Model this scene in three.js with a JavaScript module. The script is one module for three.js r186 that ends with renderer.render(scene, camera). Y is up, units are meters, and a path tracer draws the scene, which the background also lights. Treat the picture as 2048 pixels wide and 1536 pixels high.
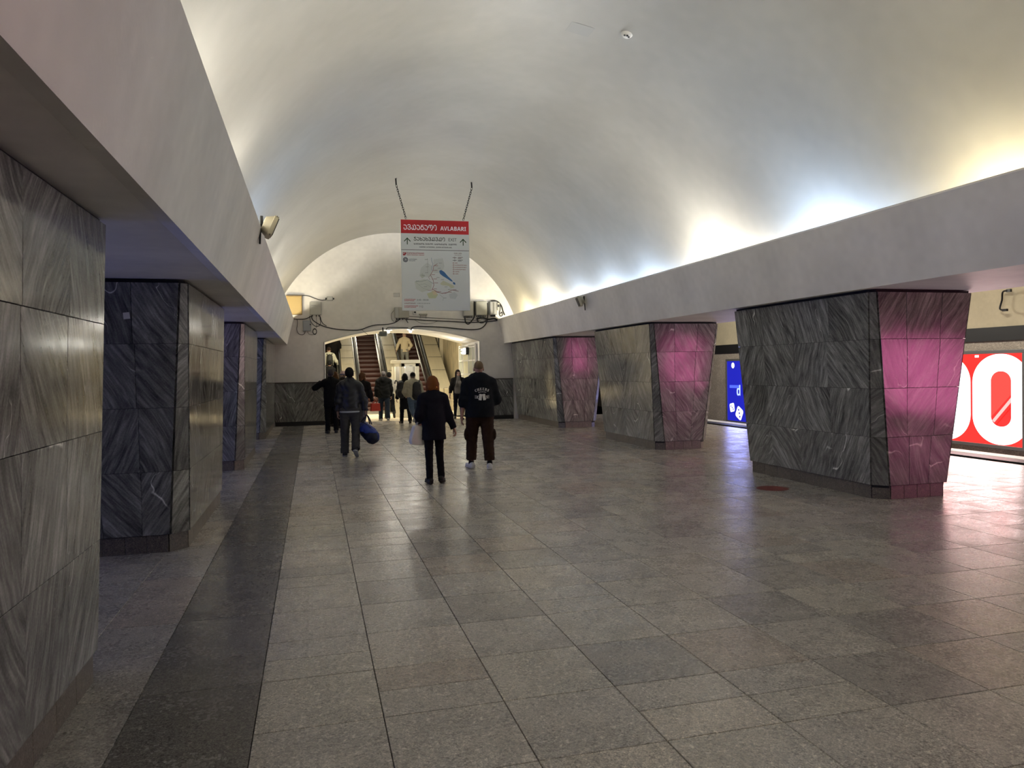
import * as THREE from 'three';
import { mergeGeometries } from 'three/addons/utils/BufferGeometryUtils.js';
import { RoundedBoxGeometry } from 'three/addons/geometries/RoundedBoxGeometry.js';
import { RectAreaLightUniformsLib } from 'three/addons/lights/RectAreaLightUniformsLib.js';

// ---------- camera, exposure ----------
const scene = new THREE.Scene();
scene.background = new THREE.Color(0, 0, 0);
const camera = new THREE.PerspectiveCamera(54.36, 4 / 3, 0.05, 200);
camera.position.set(0, 1.66, 0);
camera.rotation.set(THREE.MathUtils.degToRad(-1.15), THREE.MathUtils.degToRad(-14.9), THREE.MathUtils.degToRad(-0.94), 'YXZ');
const renderer = new THREE.WebGLRenderer({ antialias: true });
renderer.toneMapping = THREE.LinearToneMapping;
renderer.toneMappingExposure = 1.25;
renderer.shadowMap.enabled = true;
RectAreaLightUniformsLib.init();

// light levels of the place (candela for bulbs, nits for panels)
const COVE = 8.0, HALL_PANEL = 26.0, AD = 3.0;
const WARM = [1.0, 0.86, 0.55], NEUTRAL = [1.0, 0.95, 0.85], COOL = [0.52, 0.70, 1.0];

// hall: axis along -z, centre line x = C
const C = 2.72, ZE = -24.2, ZB = 9, SOFFIT = 2.54;
const sx = (s, half) => C + s * half;

// ---------- helpers ----------
let seed = 20240611;
const rnd = () => { seed = (seed * 1664525 + 1013904223) >>> 0; return seed / 4294967296; };
const rr = (a, b) => a + (b - a) * rnd();
const used = new Map();
function numbered(n) { const k = used.get(n) ?? 0; used.set(n, k + 1); return k ? n + '_' + String(k).padStart(3, '0') : n; }
function shade(o) { o.castShadow = true; o.receiveShadow = true; return o; }
function thing(name, label, category, pos = [0, 0, 0], ry = 0, group) {
  const o = new THREE.Group(); o.name = numbered(name); o.position.set(...pos); o.rotation.y = ry;
  o.userData = { label, category }; if (group) o.userData.group = group;
  scene.add(o); return o;
}
function part(name, geo, mat, parent, label) {
  if (Array.isArray(geo)) geo = merge(geo);
  const m = shade(new THREE.Mesh(geo, mat)); m.name = parent === scene ? numbered(name) : name;
  if (label) m.userData.label = label;
  parent.add(m); return m;
}
function struct(name, geo, mat) { const m = part(name, geo, mat, scene); m.userData.kind = 'structure'; return m; }
function single(name, geo, mat, label, category, group) {
  const m = part(name, geo, mat, scene); m.userData = { label, category }; if (group) m.userData.group = group; return m;
}
function clean(g) {
  g = g.index ? g.toNonIndexed() : g;
  for (const k of Object.keys(g.attributes)) if (!['position', 'normal', 'uv'].includes(k)) g.deleteAttribute(k);
  if (!g.attributes.uv) g.setAttribute('uv', new THREE.Float32BufferAttribute(new Float32Array(g.attributes.position.count * 2), 2));
  if (!g.attributes.normal) g.computeVertexNormals();
  return g;
}
const merge = (list) => mergeGeometries(list.map(clean));
function box(w, h, d, x = 0, y = 0, z = 0, bev = 0) {
  const g = bev ? new RoundedBoxGeometry(w, h, d, 2, bev) : new THREE.BoxGeometry(w, h, d);
  if (!bev) { const uv = g.attributes.uv; for (let i = 0; i < 24; i++) { const [a, b] = i < 8 ? [d, h] : i < 16 ? [w, d] : [w, h]; uv.setXY(i, uv.getX(i) * a, uv.getY(i) * b); } }
  g.translate(x, y, z); return g;
}
function bar(a, b, r, seg = 8, r2 = r) {
  const A = new THREE.Vector3(...a), B = new THREE.Vector3(...b), d = B.clone().sub(A), L = d.length();
  const g = new THREE.CylinderGeometry(r2, r, L, seg); g.translate(0, L / 2, 0);
  g.applyQuaternion(new THREE.Quaternion().setFromUnitVectors(new THREE.Vector3(0, 1, 0), d.normalize()));
  g.translate(A.x, A.y, A.z); return g;
}
function tube(pts, r, seg = 6, closed = false, n = 0) {
  const c = new THREE.CatmullRomCurve3(pts.map((p) => new THREE.Vector3(...p)), closed);
  return new THREE.TubeGeometry(c, n || pts.length * 6, r, seg, closed);
}
// prism along z from a closed (x, y) outline; uv in metres round the outline and along z
function prismZ(pts, z0, z1, flipCaps = true) {
  const pos = [], uv = [], n = pts.length; let run = 0;
  let area = 0; for (let i = 0; i < n; i++) { const [a, b] = pts[i], [c, d] = pts[(i + 1) % n]; area += a * d - c * b; }
  const P = area > 0 ? pts : [...pts].reverse();
  for (let i = 0; i < n; i++) {
    const a = P[i], b = P[(i + 1) % n], L = Math.hypot(b[0] - a[0], b[1] - a[1]);
    const q = [[...a, z1, run, z1], [...b, z1, run + L, z1], [...b, z0, run + L, z0], [...a, z0, run, z0]];
    for (const k of [3, 2, 1, 3, 1, 0]) { const v = q[k]; pos.push(v[0], v[1], v[2]); uv.push(v[3], v[4]); }
    run += L;
  }
  if (flipCaps) {
    const tri = THREE.ShapeUtils.triangulateShape(P.map((p) => new THREE.Vector2(...p)), []);
    for (const t of tri) {
      for (const k of t) { pos.push(P[k][0], P[k][1], z1); uv.push(P[k][0], P[k][1]); }
      for (const k of [t[0], t[2], t[1]]) { pos.push(P[k][0], P[k][1], z0); uv.push(P[k][0], P[k][1]); }
    }
  }
  const g = new THREE.BufferGeometry();
  g.setAttribute('position', new THREE.Float32BufferAttribute(pos, 3));
  g.setAttribute('uv', new THREE.Float32BufferAttribute(uv, 2));
  g.computeVertexNormals(); return g;
}
// a thick shell swept along z from an open inner profile, smooth across the profile
function shellZ(inner, th, z0, z1) {
  const n = inner.length, out = [];
  const nrm = inner.map((p, i) => {
    const a = inner[Math.max(0, i - 1)], b = inner[Math.min(n - 1, i + 1)], dx = b[0] - a[0], dy = b[1] - a[1], l = Math.hypot(dx, dy);
    return [dy / l, -dx / l];
  });
  for (let i = n - 1; i >= 0; i--) out.push([inner[i][0] - nrm[i][0] * th, inner[i][1] - nrm[i][1] * th]);
  const g = new THREE.BufferGeometry(), pos = [], nor = [], uv = []; let run = 0;
  for (let i = 0; i < n - 1; i++) {
    const L = Math.hypot(inner[i + 1][0] - inner[i][0], inner[i + 1][1] - inner[i][1]);
    const q = [[inner[i], z0, nrm[i], run], [inner[i + 1], z0, nrm[i + 1], run + L], [inner[i + 1], z1, nrm[i + 1], run + L], [inner[i], z1, nrm[i], run]];
    for (const k of [0, 1, 2, 0, 2, 3]) { const [p, z, m, u] = q[k]; pos.push(p[0], p[1], z); nor.push(m[0], m[1], 0); uv.push(u, z); }
    run += L;
  }
  g.setAttribute('position', new THREE.Float32BufferAttribute(pos, 3)); g.setAttribute('normal', new THREE.Float32BufferAttribute(nor, 3)); g.setAttribute('uv', new THREE.Float32BufferAttribute(uv, 2));
  const back = []; for (let i = 0; i < n - 1; i++) back.push(prismZ([out[i], out[i + 1], [out[i + 1][0], out[i + 1][1] + 0.001], [out[i][0], out[i][1] + 0.001]], z0, z1, false));
  return merge([g, ...back]);
}
// one slab piece on a face: corners a,b,c,d (counter-clockwise seen from outside), thickness, bevel
const V3 = (p) => new THREE.Vector3(...p);
function panel(a, b, c, d, th, bev, uvf, jit = 0) {
  const A = [a, b, c, d].map(V3), n = A[1].clone().sub(A[0]).cross(A[3].clone().sub(A[0])).normalize();
  const mid = A.reduce((s, p) => s.add(p), new THREE.Vector3()).multiplyScalar(0.25);
  const back = A, rim = A.map((p) => p.clone().addScaledVector(n, th - bev));
  const front = A.map((p) => { const q = p.clone(), e = mid.clone().sub(p); q.addScaledVector(e, Math.min(0.3, 1.4 * bev / e.length())); return q.addScaledVector(n, th + rr(-jit, jit)); });
  const pos = [], uv = [];
  const quad = (p, q, r, s) => { for (const v of [p, q, r, p, r, s]) { pos.push(v.x, v.y, v.z); uv.push(...uvf(v)); } };
  quad(...front);
  for (let i = 0; i < 4; i++) { const j = (i + 1) % 4; quad(rim[i], rim[j], front[j], front[i]); quad(back[i], back[j], rim[j], rim[i]); }
  const g = new THREE.BufferGeometry();
  g.setAttribute('position', new THREE.Float32BufferAttribute(pos, 3)); g.setAttribute('uv', new THREE.Float32BufferAttribute(uv, 2));
  g.computeVertexNormals(); return g;
}

// ---------- procedural textures ----------
function hashTable(s) { const t = new Float32Array(65536); let k = s >>> 0; for (let i = 0; i < 65536; i++) { k = (k * 1664525 + 1013904223) >>> 0; t[i] = k / 4294967296; } return t; }
const HT = hashTable(77);
function vn(x, y, px, py, s = 0) {                       // periodic value noise
  const xi = Math.floor(x), yi = Math.floor(y); let fx = x - xi, fy = y - yi;
  fx = fx * fx * (3 - 2 * fx); fy = fy * fy * (3 - 2 * fy);
  const X0 = ((xi % px) + px) % px, X1 = (X0 + 1) % px, Y0 = ((yi % py) + py) % py, Y1 = (Y0 + 1) % py;
  const h = (a, b) => HT[(a * 374 + b * 6683 + s * 9277) & 65535];
  const a = h(X0, Y0), b = h(X1, Y0), c = h(X0, Y1), d = h(X1, Y1);
  return (a + (b - a) * fx) * (1 - fy) + (c + (d - c) * fx) * fy;
}
function tex(n, f, srgb = true) {
  const data = new Uint8Array(n * n * 4);
  for (let y = 0; y < n; y++) for (let x = 0; x < n; x++) {
    const c = f(x / n, y / n), i = (y * n + x) * 4;
    data[i] = 255 * Math.min(1, Math.max(0, c[0])); data[i + 1] = 255 * Math.min(1, Math.max(0, c[1])); data[i + 2] = 255 * Math.min(1, Math.max(0, c[2])); data[i + 3] = 255;
  }
  const t = new THREE.DataTexture(data, n, n, THREE.RGBAFormat);
  t.wrapS = t.wrapT = THREE.RepeatWrapping; t.magFilter = THREE.LinearFilter; t.minFilter = THREE.LinearMipmapLinearFilter; t.generateMipmaps = true;
  if (srgb) t.colorSpace = THREE.SRGBColorSpace; t.needsUpdate = true; return t;
}
function rep(t, a, b = a) { const c = t.clone(); c.repeat.set(a, b); c.needsUpdate = true; return c; }
function marbleTex(s) {
  return tex(1024, (u, v) => {
    const w = 0.035 * vn(u * 3, v * 3, 3, 3, s) + 0.018 * vn(u * 9, v * 7, 9, 7, s + 1), U = u + w;
    let g = 0.26 * vn(U * 34, v * 4, 34, 4, s + 2) + 0.32 * vn(U * 80, v * 9, 80, 9, s + 3) + 0.28 * vn(U * 170, v * 22, 170, 22, s + 4) + 0.14 * vn(u * 240, v * 240, 240, 240, s + 5);
    const patch = vn(u * 4, v * 3, 4, 3, s + 6);
    let L = 0.465 + 0.56 * (g - 0.46) + 0.10 * (patch - 0.5);
    const dark = vn(U * 14, v * 3, 14, 3, s + 7); if (dark > 0.72) L -= (dark - 0.72) * 0.35;
    const m = vn(u * 5, v * 4, 5, 4, s + 8), r = Math.abs(vn(U * 9 + 0.3 * vn(u * 30, v * 30, 30, 30, s + 12), v * 2, 9, 2, s + 9) - 0.5);
    if (m > 0.55 && r < 0.013) L += (1 - r / 0.013) * 0.5 * Math.min(1, (m - 0.55) * 8);
    const r2 = Math.abs(vn(U * 22, v * 5, 22, 5, s + 10) - 0.5), m2 = vn(u * 7, v * 5, 7, 5, s + 11);
    if (m2 > 0.52 && r2 < 0.016) L += (1 - r2 / 0.02) * 0.22 * (m2 - 0.6) * 2.5;
    return [L * 1.0, L * 1.0, L * 0.965];
  });
}
const MARBLE = [marbleTex(3), marbleTex(41), marbleTex(87)];
const MARBLE_R = tex(256, (u, v) => { const g = 0.07 + 0.08 * vn(u * 6, v * 6, 6, 6, 5) + 0.06 * vn(u * 60, v * 10, 60, 10, 6); return [g, g, g]; }, false);
const marble = [];
for (let i = 0; i < 6; i++) { const k = [0.92, 1.1, 1.0, 0.84, 1.05, 0.96][i]; marble.push(new THREE.MeshStandardMaterial({ map: MARBLE[i % 3], color: new THREE.Color(k, k, k), roughness: 1, roughnessMap: MARBLE_R })); }
const GRAN = tex(1024, (u, v) => {
  const a = vn(u * 256, v * 256, 256, 256, 2), b = vn(u * 128 + 7, v * 128, 128, 128, 3), c = vn(u * 60, v * 60, 60, 60, 9), d = vn(u * 6, v * 6, 6, 6, 4);
  let L = 0.67 + 0.28 * (a - 0.5) + 0.12 * (b - 0.5) + 0.05 * (c - 0.5) + 0.07 * (d - 0.5);
  if (c > 0.84) L += (c - 0.84) * 1.1; if (a > 0.9) L += 0.1; if (b < 0.14) L -= 0.07;
  return [L * 1.03, L, L * 0.96];
});
const GRAN_R = tex(512, (u, v) => { const g = 0.16 + 0.11 * vn(u * 5, v * 5, 5, 5, 8) + 0.10 * vn(u * 90, v * 90, 90, 90, 6) + 0.06 * vn(u * 24, v * 24, 24, 24, 7); return [g, g, g]; }, false);
const GRAN_B = tex(512, (u, v) => { const g = 0.5 * vn(u * 200, v * 200, 200, 200, 11) + 0.5 * vn(u * 90, v * 90, 90, 90, 12); return [g, g, g]; }, false);
const granite = [[1, 1, 1], [0.86, 0.86, 0.86], [1.12, 1.1, 1.06], [0.95, 0.9, 0.86], [0.78, 0.78, 0.79], [1.05, 1.05, 1.02]].map((c) => new THREE.MeshStandardMaterial({ map: GRAN, color: new THREE.Color(...c), roughness: 1, roughnessMap: GRAN_R, bumpMap: GRAN_B, bumpScale: 0.0006 }));
const graniteDark = [0.36, 0.42, 0.39].map((k) => new THREE.MeshStandardMaterial({ map: GRAN, color: new THREE.Color(k, k, k), roughness: 0.85, roughnessMap: GRAN_R }));
const PLASTER_B = tex(512, (u, v) => { const g = 0.6 * vn(u * 8, v * 8, 8, 8, 21) + 0.25 * vn(u * 40, v * 40, 40, 40, 22) + 0.15 * vn(u * 160, v * 160, 160, 160, 23); return [g, g, g]; }, false);
const PLASTER_C = tex(512, (u, v) => { const g = 0.91 + 0.05 * vn(u * 5, v * 5, 5, 5, 31) + 0.03 * vn(u * 30, v * 30, 30, 30, 32); return [g, g * 0.995, g * 0.975]; });
const M = {};
const std = (c, roughness = 0.6, extra = {}) => new THREE.MeshStandardMaterial({ color: Array.isArray(c) ? new THREE.Color(...c) : new THREE.Color(c), roughness, ...extra });
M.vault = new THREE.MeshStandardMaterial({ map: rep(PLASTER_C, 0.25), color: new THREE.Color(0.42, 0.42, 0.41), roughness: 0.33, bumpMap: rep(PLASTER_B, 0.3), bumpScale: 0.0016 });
M.paint = new THREE.MeshStandardMaterial({ map: rep(PLASTER_C, 0.4), color: new THREE.Color(0.93, 0.91, 0.90), roughness: 0.55, bumpMap: rep(PLASTER_B, 0.4), bumpScale: 0.003 });
M.grout = std([0.025, 0.025, 0.024], 0.9);
M.skirt = new THREE.MeshStandardMaterial({ map: GRAN, color: new THREE.Color(0.34, 0.31, 0.28), roughness: 0.35 });
M.cream = new THREE.MeshStandardMaterial({ map: rep(PLASTER_C, 0.5), color: new THREE.Color(0.62, 0.56, 0.42), roughness: 0.6, bumpMap: rep(PLASTER_B, 0.5), bumpScale: 0.006 });
M.black = std([0.012, 0.012, 0.012], 0.5);
M.blackMetal = std([0.02, 0.02, 0.02], 0.35, { metalness: 0.6 });
M.steel = std([0.55, 0.54, 0.52], 0.3, { metalness: 0.9 });
M.cable = std([0.012, 0.012, 0.012], 0.5);
M.white = std([0.7, 0.69, 0.66], 0.5);
M.glow = (c, k) => new THREE.MeshStandardMaterial({ color: 0x222222, emissive: new THREE.Color(...c), emissiveIntensity: k, roughness: 0.5 });

// ---------- the setting ----------
// vault
{
  const R = 4.095, yc = 1.985, a0 = Math.asin((2.70 - yc) / R), prof = [];
  for (let i = 0; i <= 72; i++) { const a = a0 + (Math.PI - 2 * a0) * i / 72; prof.push([C - R * Math.cos(a), yc + R * Math.sin(a)]); }
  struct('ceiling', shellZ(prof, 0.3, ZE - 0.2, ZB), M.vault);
}
// beams with the lamp trough behind their top edge, and the soffit over the passages
for (const s of [-1, 1]) {
  const P = [[3.465, 2.525], [3.25, 3.31], [3.27, 3.335], [3.33, 3.33], [3.42, 2.86], [4.05, 2.84], [4.5, 2.84], [5.45, 2.86], [5.45, SOFFIT], [3.55, SOFFIT]].map(([h, y]) => [sx(s, h), y]);
  struct(s < 0 ? 'wall_beam_left' : 'wall_beam_right', prismZ(P, ZE, ZB), M.paint);
}
// end wall with the low arched opening
const OPL = 0.36, OPR = 5.36;
const archY = (x) => 2.61 + 0.42 * (1 - ((x - (OPL + OPR) / 2) / ((OPR - OPL) / 2)) ** 2);
{
  const sh = new THREE.Shape(); sh.moveTo(-2.3, -0.05); sh.lineTo(OPL, -0.05); sh.lineTo(OPL, archY(OPL));
  for (let i = 1; i <= 24; i++) { const x = OPL + (OPR - OPL) * i / 24; sh.lineTo(x, archY(x)); }
  sh.lineTo(OPR, -0.05); sh.lineTo(7.75, -0.05); sh.lineTo(7.75, 6.6); sh.lineTo(-2.3, 6.6);
  const g = new THREE.ExtrudeGeometry(sh, { depth: 3.1, bevelEnabled: false, curveSegments: 1 }); g.translate(0, 0, ZE - 3.1);
  struct('wall_end', g, M.paint);
  // thin plaster lip round the opening
  const lip = []; const pts = []; for (let i = 0; i <= 24; i++) { const x = OPL + (OPR - OPL) * i / 24; pts.push([x, archY(x) - 0.012, ZE + 0.012]); }
  lip.push(tube(pts, 0.022, 6, false, 48)); lip.push(bar([OPL + 0.01, 0, ZE + 0.01], [OPL + 0.01, archY(OPL), ZE + 0.01], 0.02), bar([OPR - 0.01, 0, ZE + 0.01], [OPR - 0.01, archY(OPR), ZE + 0.01], 0.02));
  struct('trim_1', lip, M.white);
}
struct('wall_back', box(22, 8, 0.3, C, 2.5, ZB + 0.15), M.paint);
// floor: slab, then granite tiles one by one near the camera
const floor = struct('floor', merge([box(17.96, 0.3, ZB - ZE + 0.9, C, -0.162, (ZB + ZE - 0.9) / 2)]), M.grout);
{
  const P = 0.595, X0 = -0.30, Z0 = -3.6, gap = 0.0018;
  const geos = new Map();
  const tileGeo = (w, d, k) => {
    const key = w.toFixed(3) + '_' + d.toFixed(3) + '_' + k;
    if (!geos.has(key)) {
      const h = [[-w / 2 + gap, 0, d / 2 - gap], [w / 2 - gap, 0, d / 2 - gap], [w / 2 - gap, 0, -d / 2 + gap], [-w / 2 + gap, 0, -d / 2 + gap]];
      const ou = (k * 0.37) % 1, ov = (k * 0.61) % 1, fl = k % 2;
      geos.set(key, panel(...h, 0.012, 0.0025, (v) => (fl ? [v.z * 0.8 + ou, v.x * 0.8 + ov] : [v.x * 0.8 + ou, v.z * 0.8 + ov])));
    }
    return geos.get(key);
  };
  const far = new Map(); let count = 0;
  const put = (x, z, w, d, mats, near) => {
    const k = Math.floor(rnd() * 7), m = mats[Math.floor(rnd() * mats.length)], g = tileGeo(w, d, k);
    if (near && count < 299) {
      count++; const t = part('tile', g, m, floor); t.position.set(x, -0.012, z); t.rotation.set(rr(-1, 1) * 0.0012, 0, rr(-1, 1) * 0.0012);
    } else { const c = g.clone(); c.translate(x, -0.012, z); if (!far.has(m)) far.set(m, []); far.get(m).push(c); }
  };
  const cell = (x0, x1, z1, z0, mats, near) => {       // now and then a cell is laid in two halves
    if (rnd() < 0.16) { const zm = z0 + (z1 - z0) * 0.5; put((x0 + x1) / 2, (zm + z1) / 2, x1 - x0, z1 - zm, mats, near); put((x0 + x1) / 2, (z0 + zm) / 2, x1 - x0, zm - z0, mats, near); }
    else put((x0 + x1) / 2, (z0 + z1) / 2, x1 - x0, z1 - z0, mats, near);
  };
  const G = granite, HALLM = [G[0], G[0], G[5], G[1], G[2], G[3], G[4], G[0], G[5]];
  for (let r = -20; r < 37; r++) {
    const z1 = Z0 - (r - 1) * P + 0, z0 = z1 - P; if (z0 < ZE - 0.9 - 0.3 || z1 > ZB) continue;
    const near = z1 < -1.9 && z1 > -13.0;
    for (let k = 0; k < 10; k++) cell(X0 + k * P, X0 + (k + 1) * P, z1, z0, HALLM, near && !(k > 4 && z1 > -3.0) && !(k > 7 && z1 > -4.5));
    for (const s of [-1, 1]) {                          // dark border course and the stones beside the pillars
      const a = s < 0 ? X0 - 0.6 : X0 + 10 * P, nb = near && (s < 0 ? z1 > -10.5 : z1 < -5 && z1 > -10);
      if (r % 2 === 0) put(a + 0.3, z1 - P, 0.6, 2 * P, s < 0 ? graniteDark : [G[4], G[1]], nb);
      if (r % 2 === 0) { const b = s < 0 ? a - 0.45 : a + 0.6; put(b + 0.225, z1 - P, 0.45, 2 * P, [G[3], G[4], G[4], G[1]], nb && z1 < -3.2); }
      for (let k = 0; k < 7; k++) { const b = s < 0 ? a - 0.45 - (k + 1) * P : a + 1.05 + k * P; cell(b, b + P, z1, z0, [G[4], G[1], G[1], G[0]], s > 0 && z1 < -5.6 && z1 > -10.4 && k < 7 && z1 < -4.2 - k * 0.35); }
    }
  }
  for (const [m, list] of far) { const p = part('paving', merge(list), m, floor); p.userData.kind = 'stuff'; }
}
// platforms beyond the pillars: edge stones, track pit, far wall, tunnel lining
M.tunnel = new THREE.MeshStandardMaterial({ map: rep(PLASTER_C, 0.6), color: new THREE.Color(0.60, 0.53, 0.38), roughness: 0.6, bumpMap: rep(PLASTER_B, 0.6), bumpScale: 0.01 });
M.trackStone = new THREE.MeshStandardMaterial({ map: rep(GRAN, 0.7), color: new THREE.Color(0.8, 0.74, 0.66), roughness: 0.45 });
const WALLX = 11.68;                                  // half distance of the track walls
for (const s of [-1, 1]) {
  const nm = s < 0 ? 'left' : 'right', zA = ZB, zB = -42;
  struct('wall_track_' + nm, merge([box(0.4, 3.5, zA - zB, sx(s, WALLX + 0.2), 0.45, (zA + zB) / 2)]), M.trackStone);
  struct('trim_band_' + nm, box(0.06, 0.3, zA - zB, sx(s, WALLX - 0.03), 2.25, (zA + zB) / 2), M.black);
  struct('floor_track_' + nm, box(3.2, 0.3, zA - zB, sx(s, WALLX - 1.3), -1.35, (zA + zB) / 2), M.black);
  const arc = [[WALLX + 0.02, 2.2], [WALLX + 0.02, 2.45], [WALLX - 0.1, 3.1], [WALLX - 0.5, 3.85], [WALLX - 1.2, 4.45], [WALLX - 2.2, 4.8], [WALLX - 3.2, 4.8], [WALLX - 4.3, 4.5], [WALLX - 5.2, 3.9], [WALLX - 5.9, 3.1], [WALLX - 6.25, 2.7]].map(([h, y]) => [sx(s, h), y]);
  struct('ceiling_tunnel_' + nm, shellZ(s > 0 ? arc.reverse() : arc, 0.25, zB, zA), M.tunnel);
  struct('floor_platform_' + nm, box(4.2, 1.4, -ZE + zB, sx(s, 7.0), -0.7, (ZE + zB) / 2 - 0.45), M.grout).scale.z = 1;
  struct('wall_platform_' + nm, box(0.3, 3.5, ZE - 0.1 - zB, sx(s, 4.95), 1.2, (zB + ZE - 0.1) / 2), M.paint);
  struct('wall_tunnel_end_' + nm, box(10, 8, 0.3, sx(s, 8.9), 2, zB - 0.15), M.trackStone);
  // edge: white stone with a dark tactile strip on the platform side
  struct('kerb_' + nm, merge([box(0.34, 0.34, zA - ZE + 0.9, sx(s, 8.85), -0.155, (zA + ZE - 0.9) / 2, 0.01), box(0.05, 1.3, zA - zB, sx(s, 9.0), -0.7, (zA + zB) / 2)]), M.white);
  struct('trim_edge_' + nm, box(0.34, 0.02, zA - ZE + 0.9, sx(s, 8.45), 0.006, (zA + ZE - 0.9) / 2), M.black);
}
// dado and skirting of the end wall, in marble panels
{
  const dado = (x0, x1, parts, name) => {
    const o = struct(name, box(x1 - x0, 1.36, 0.02, (x0 + x1) / 2, 0.68, ZE + 0.01), M.grout);
    let x = x0;
    for (const w of parts) {
      for (const [y0, y1] of [[0.13, 0.73], [0.735, 1.32]]) {
        const f = marbleUV(); const z = ZE + 0.02;
        part('marble_panel', panel([x + 0.002, y0, z], [x + w - 0.002, y0, z], [x + w - 0.002, y1, z], [x + 0.002, y1, z], 0.02, 0.002, f, 0.0006), marble[Math.floor(rnd() * 6)], o);
      }
      x += w;
    }
    part('cap_rail', box(x1 - x0, 0.03, 0.05, (x0 + x1) / 2, 1.345, ZE + 0.035, 0.006), M.skirt, o);
    part('skirting', box(x1 - x0, 0.12, 0.012, (x0 + x1) / 2, 0.06, ZE + 0.026), M.black, o);
  };
  dado(-1.15, OPL - 0.02, [0.6, 0.6, 0.29], 'wall_dado_left');
  dado(OPR + 0.02, 6.47, [0.59, 0.50], 'wall_dado_right');
}
function marbleUV(axis = 'x') {
  const a = (rnd() < 0.5 ? 1 : -1) * rr(0.25, 0.75), ca = Math.cos(a), sa = Math.sin(a), ou = rnd(), ov = rnd();
  return (v) => { const u = (axis === 'x' ? v.x : v.z), w = v.y; return [(u * ca + w * sa) * 0.62 + ou, (-u * sa + w * ca) * 0.62 + ov]; };
}
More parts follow.
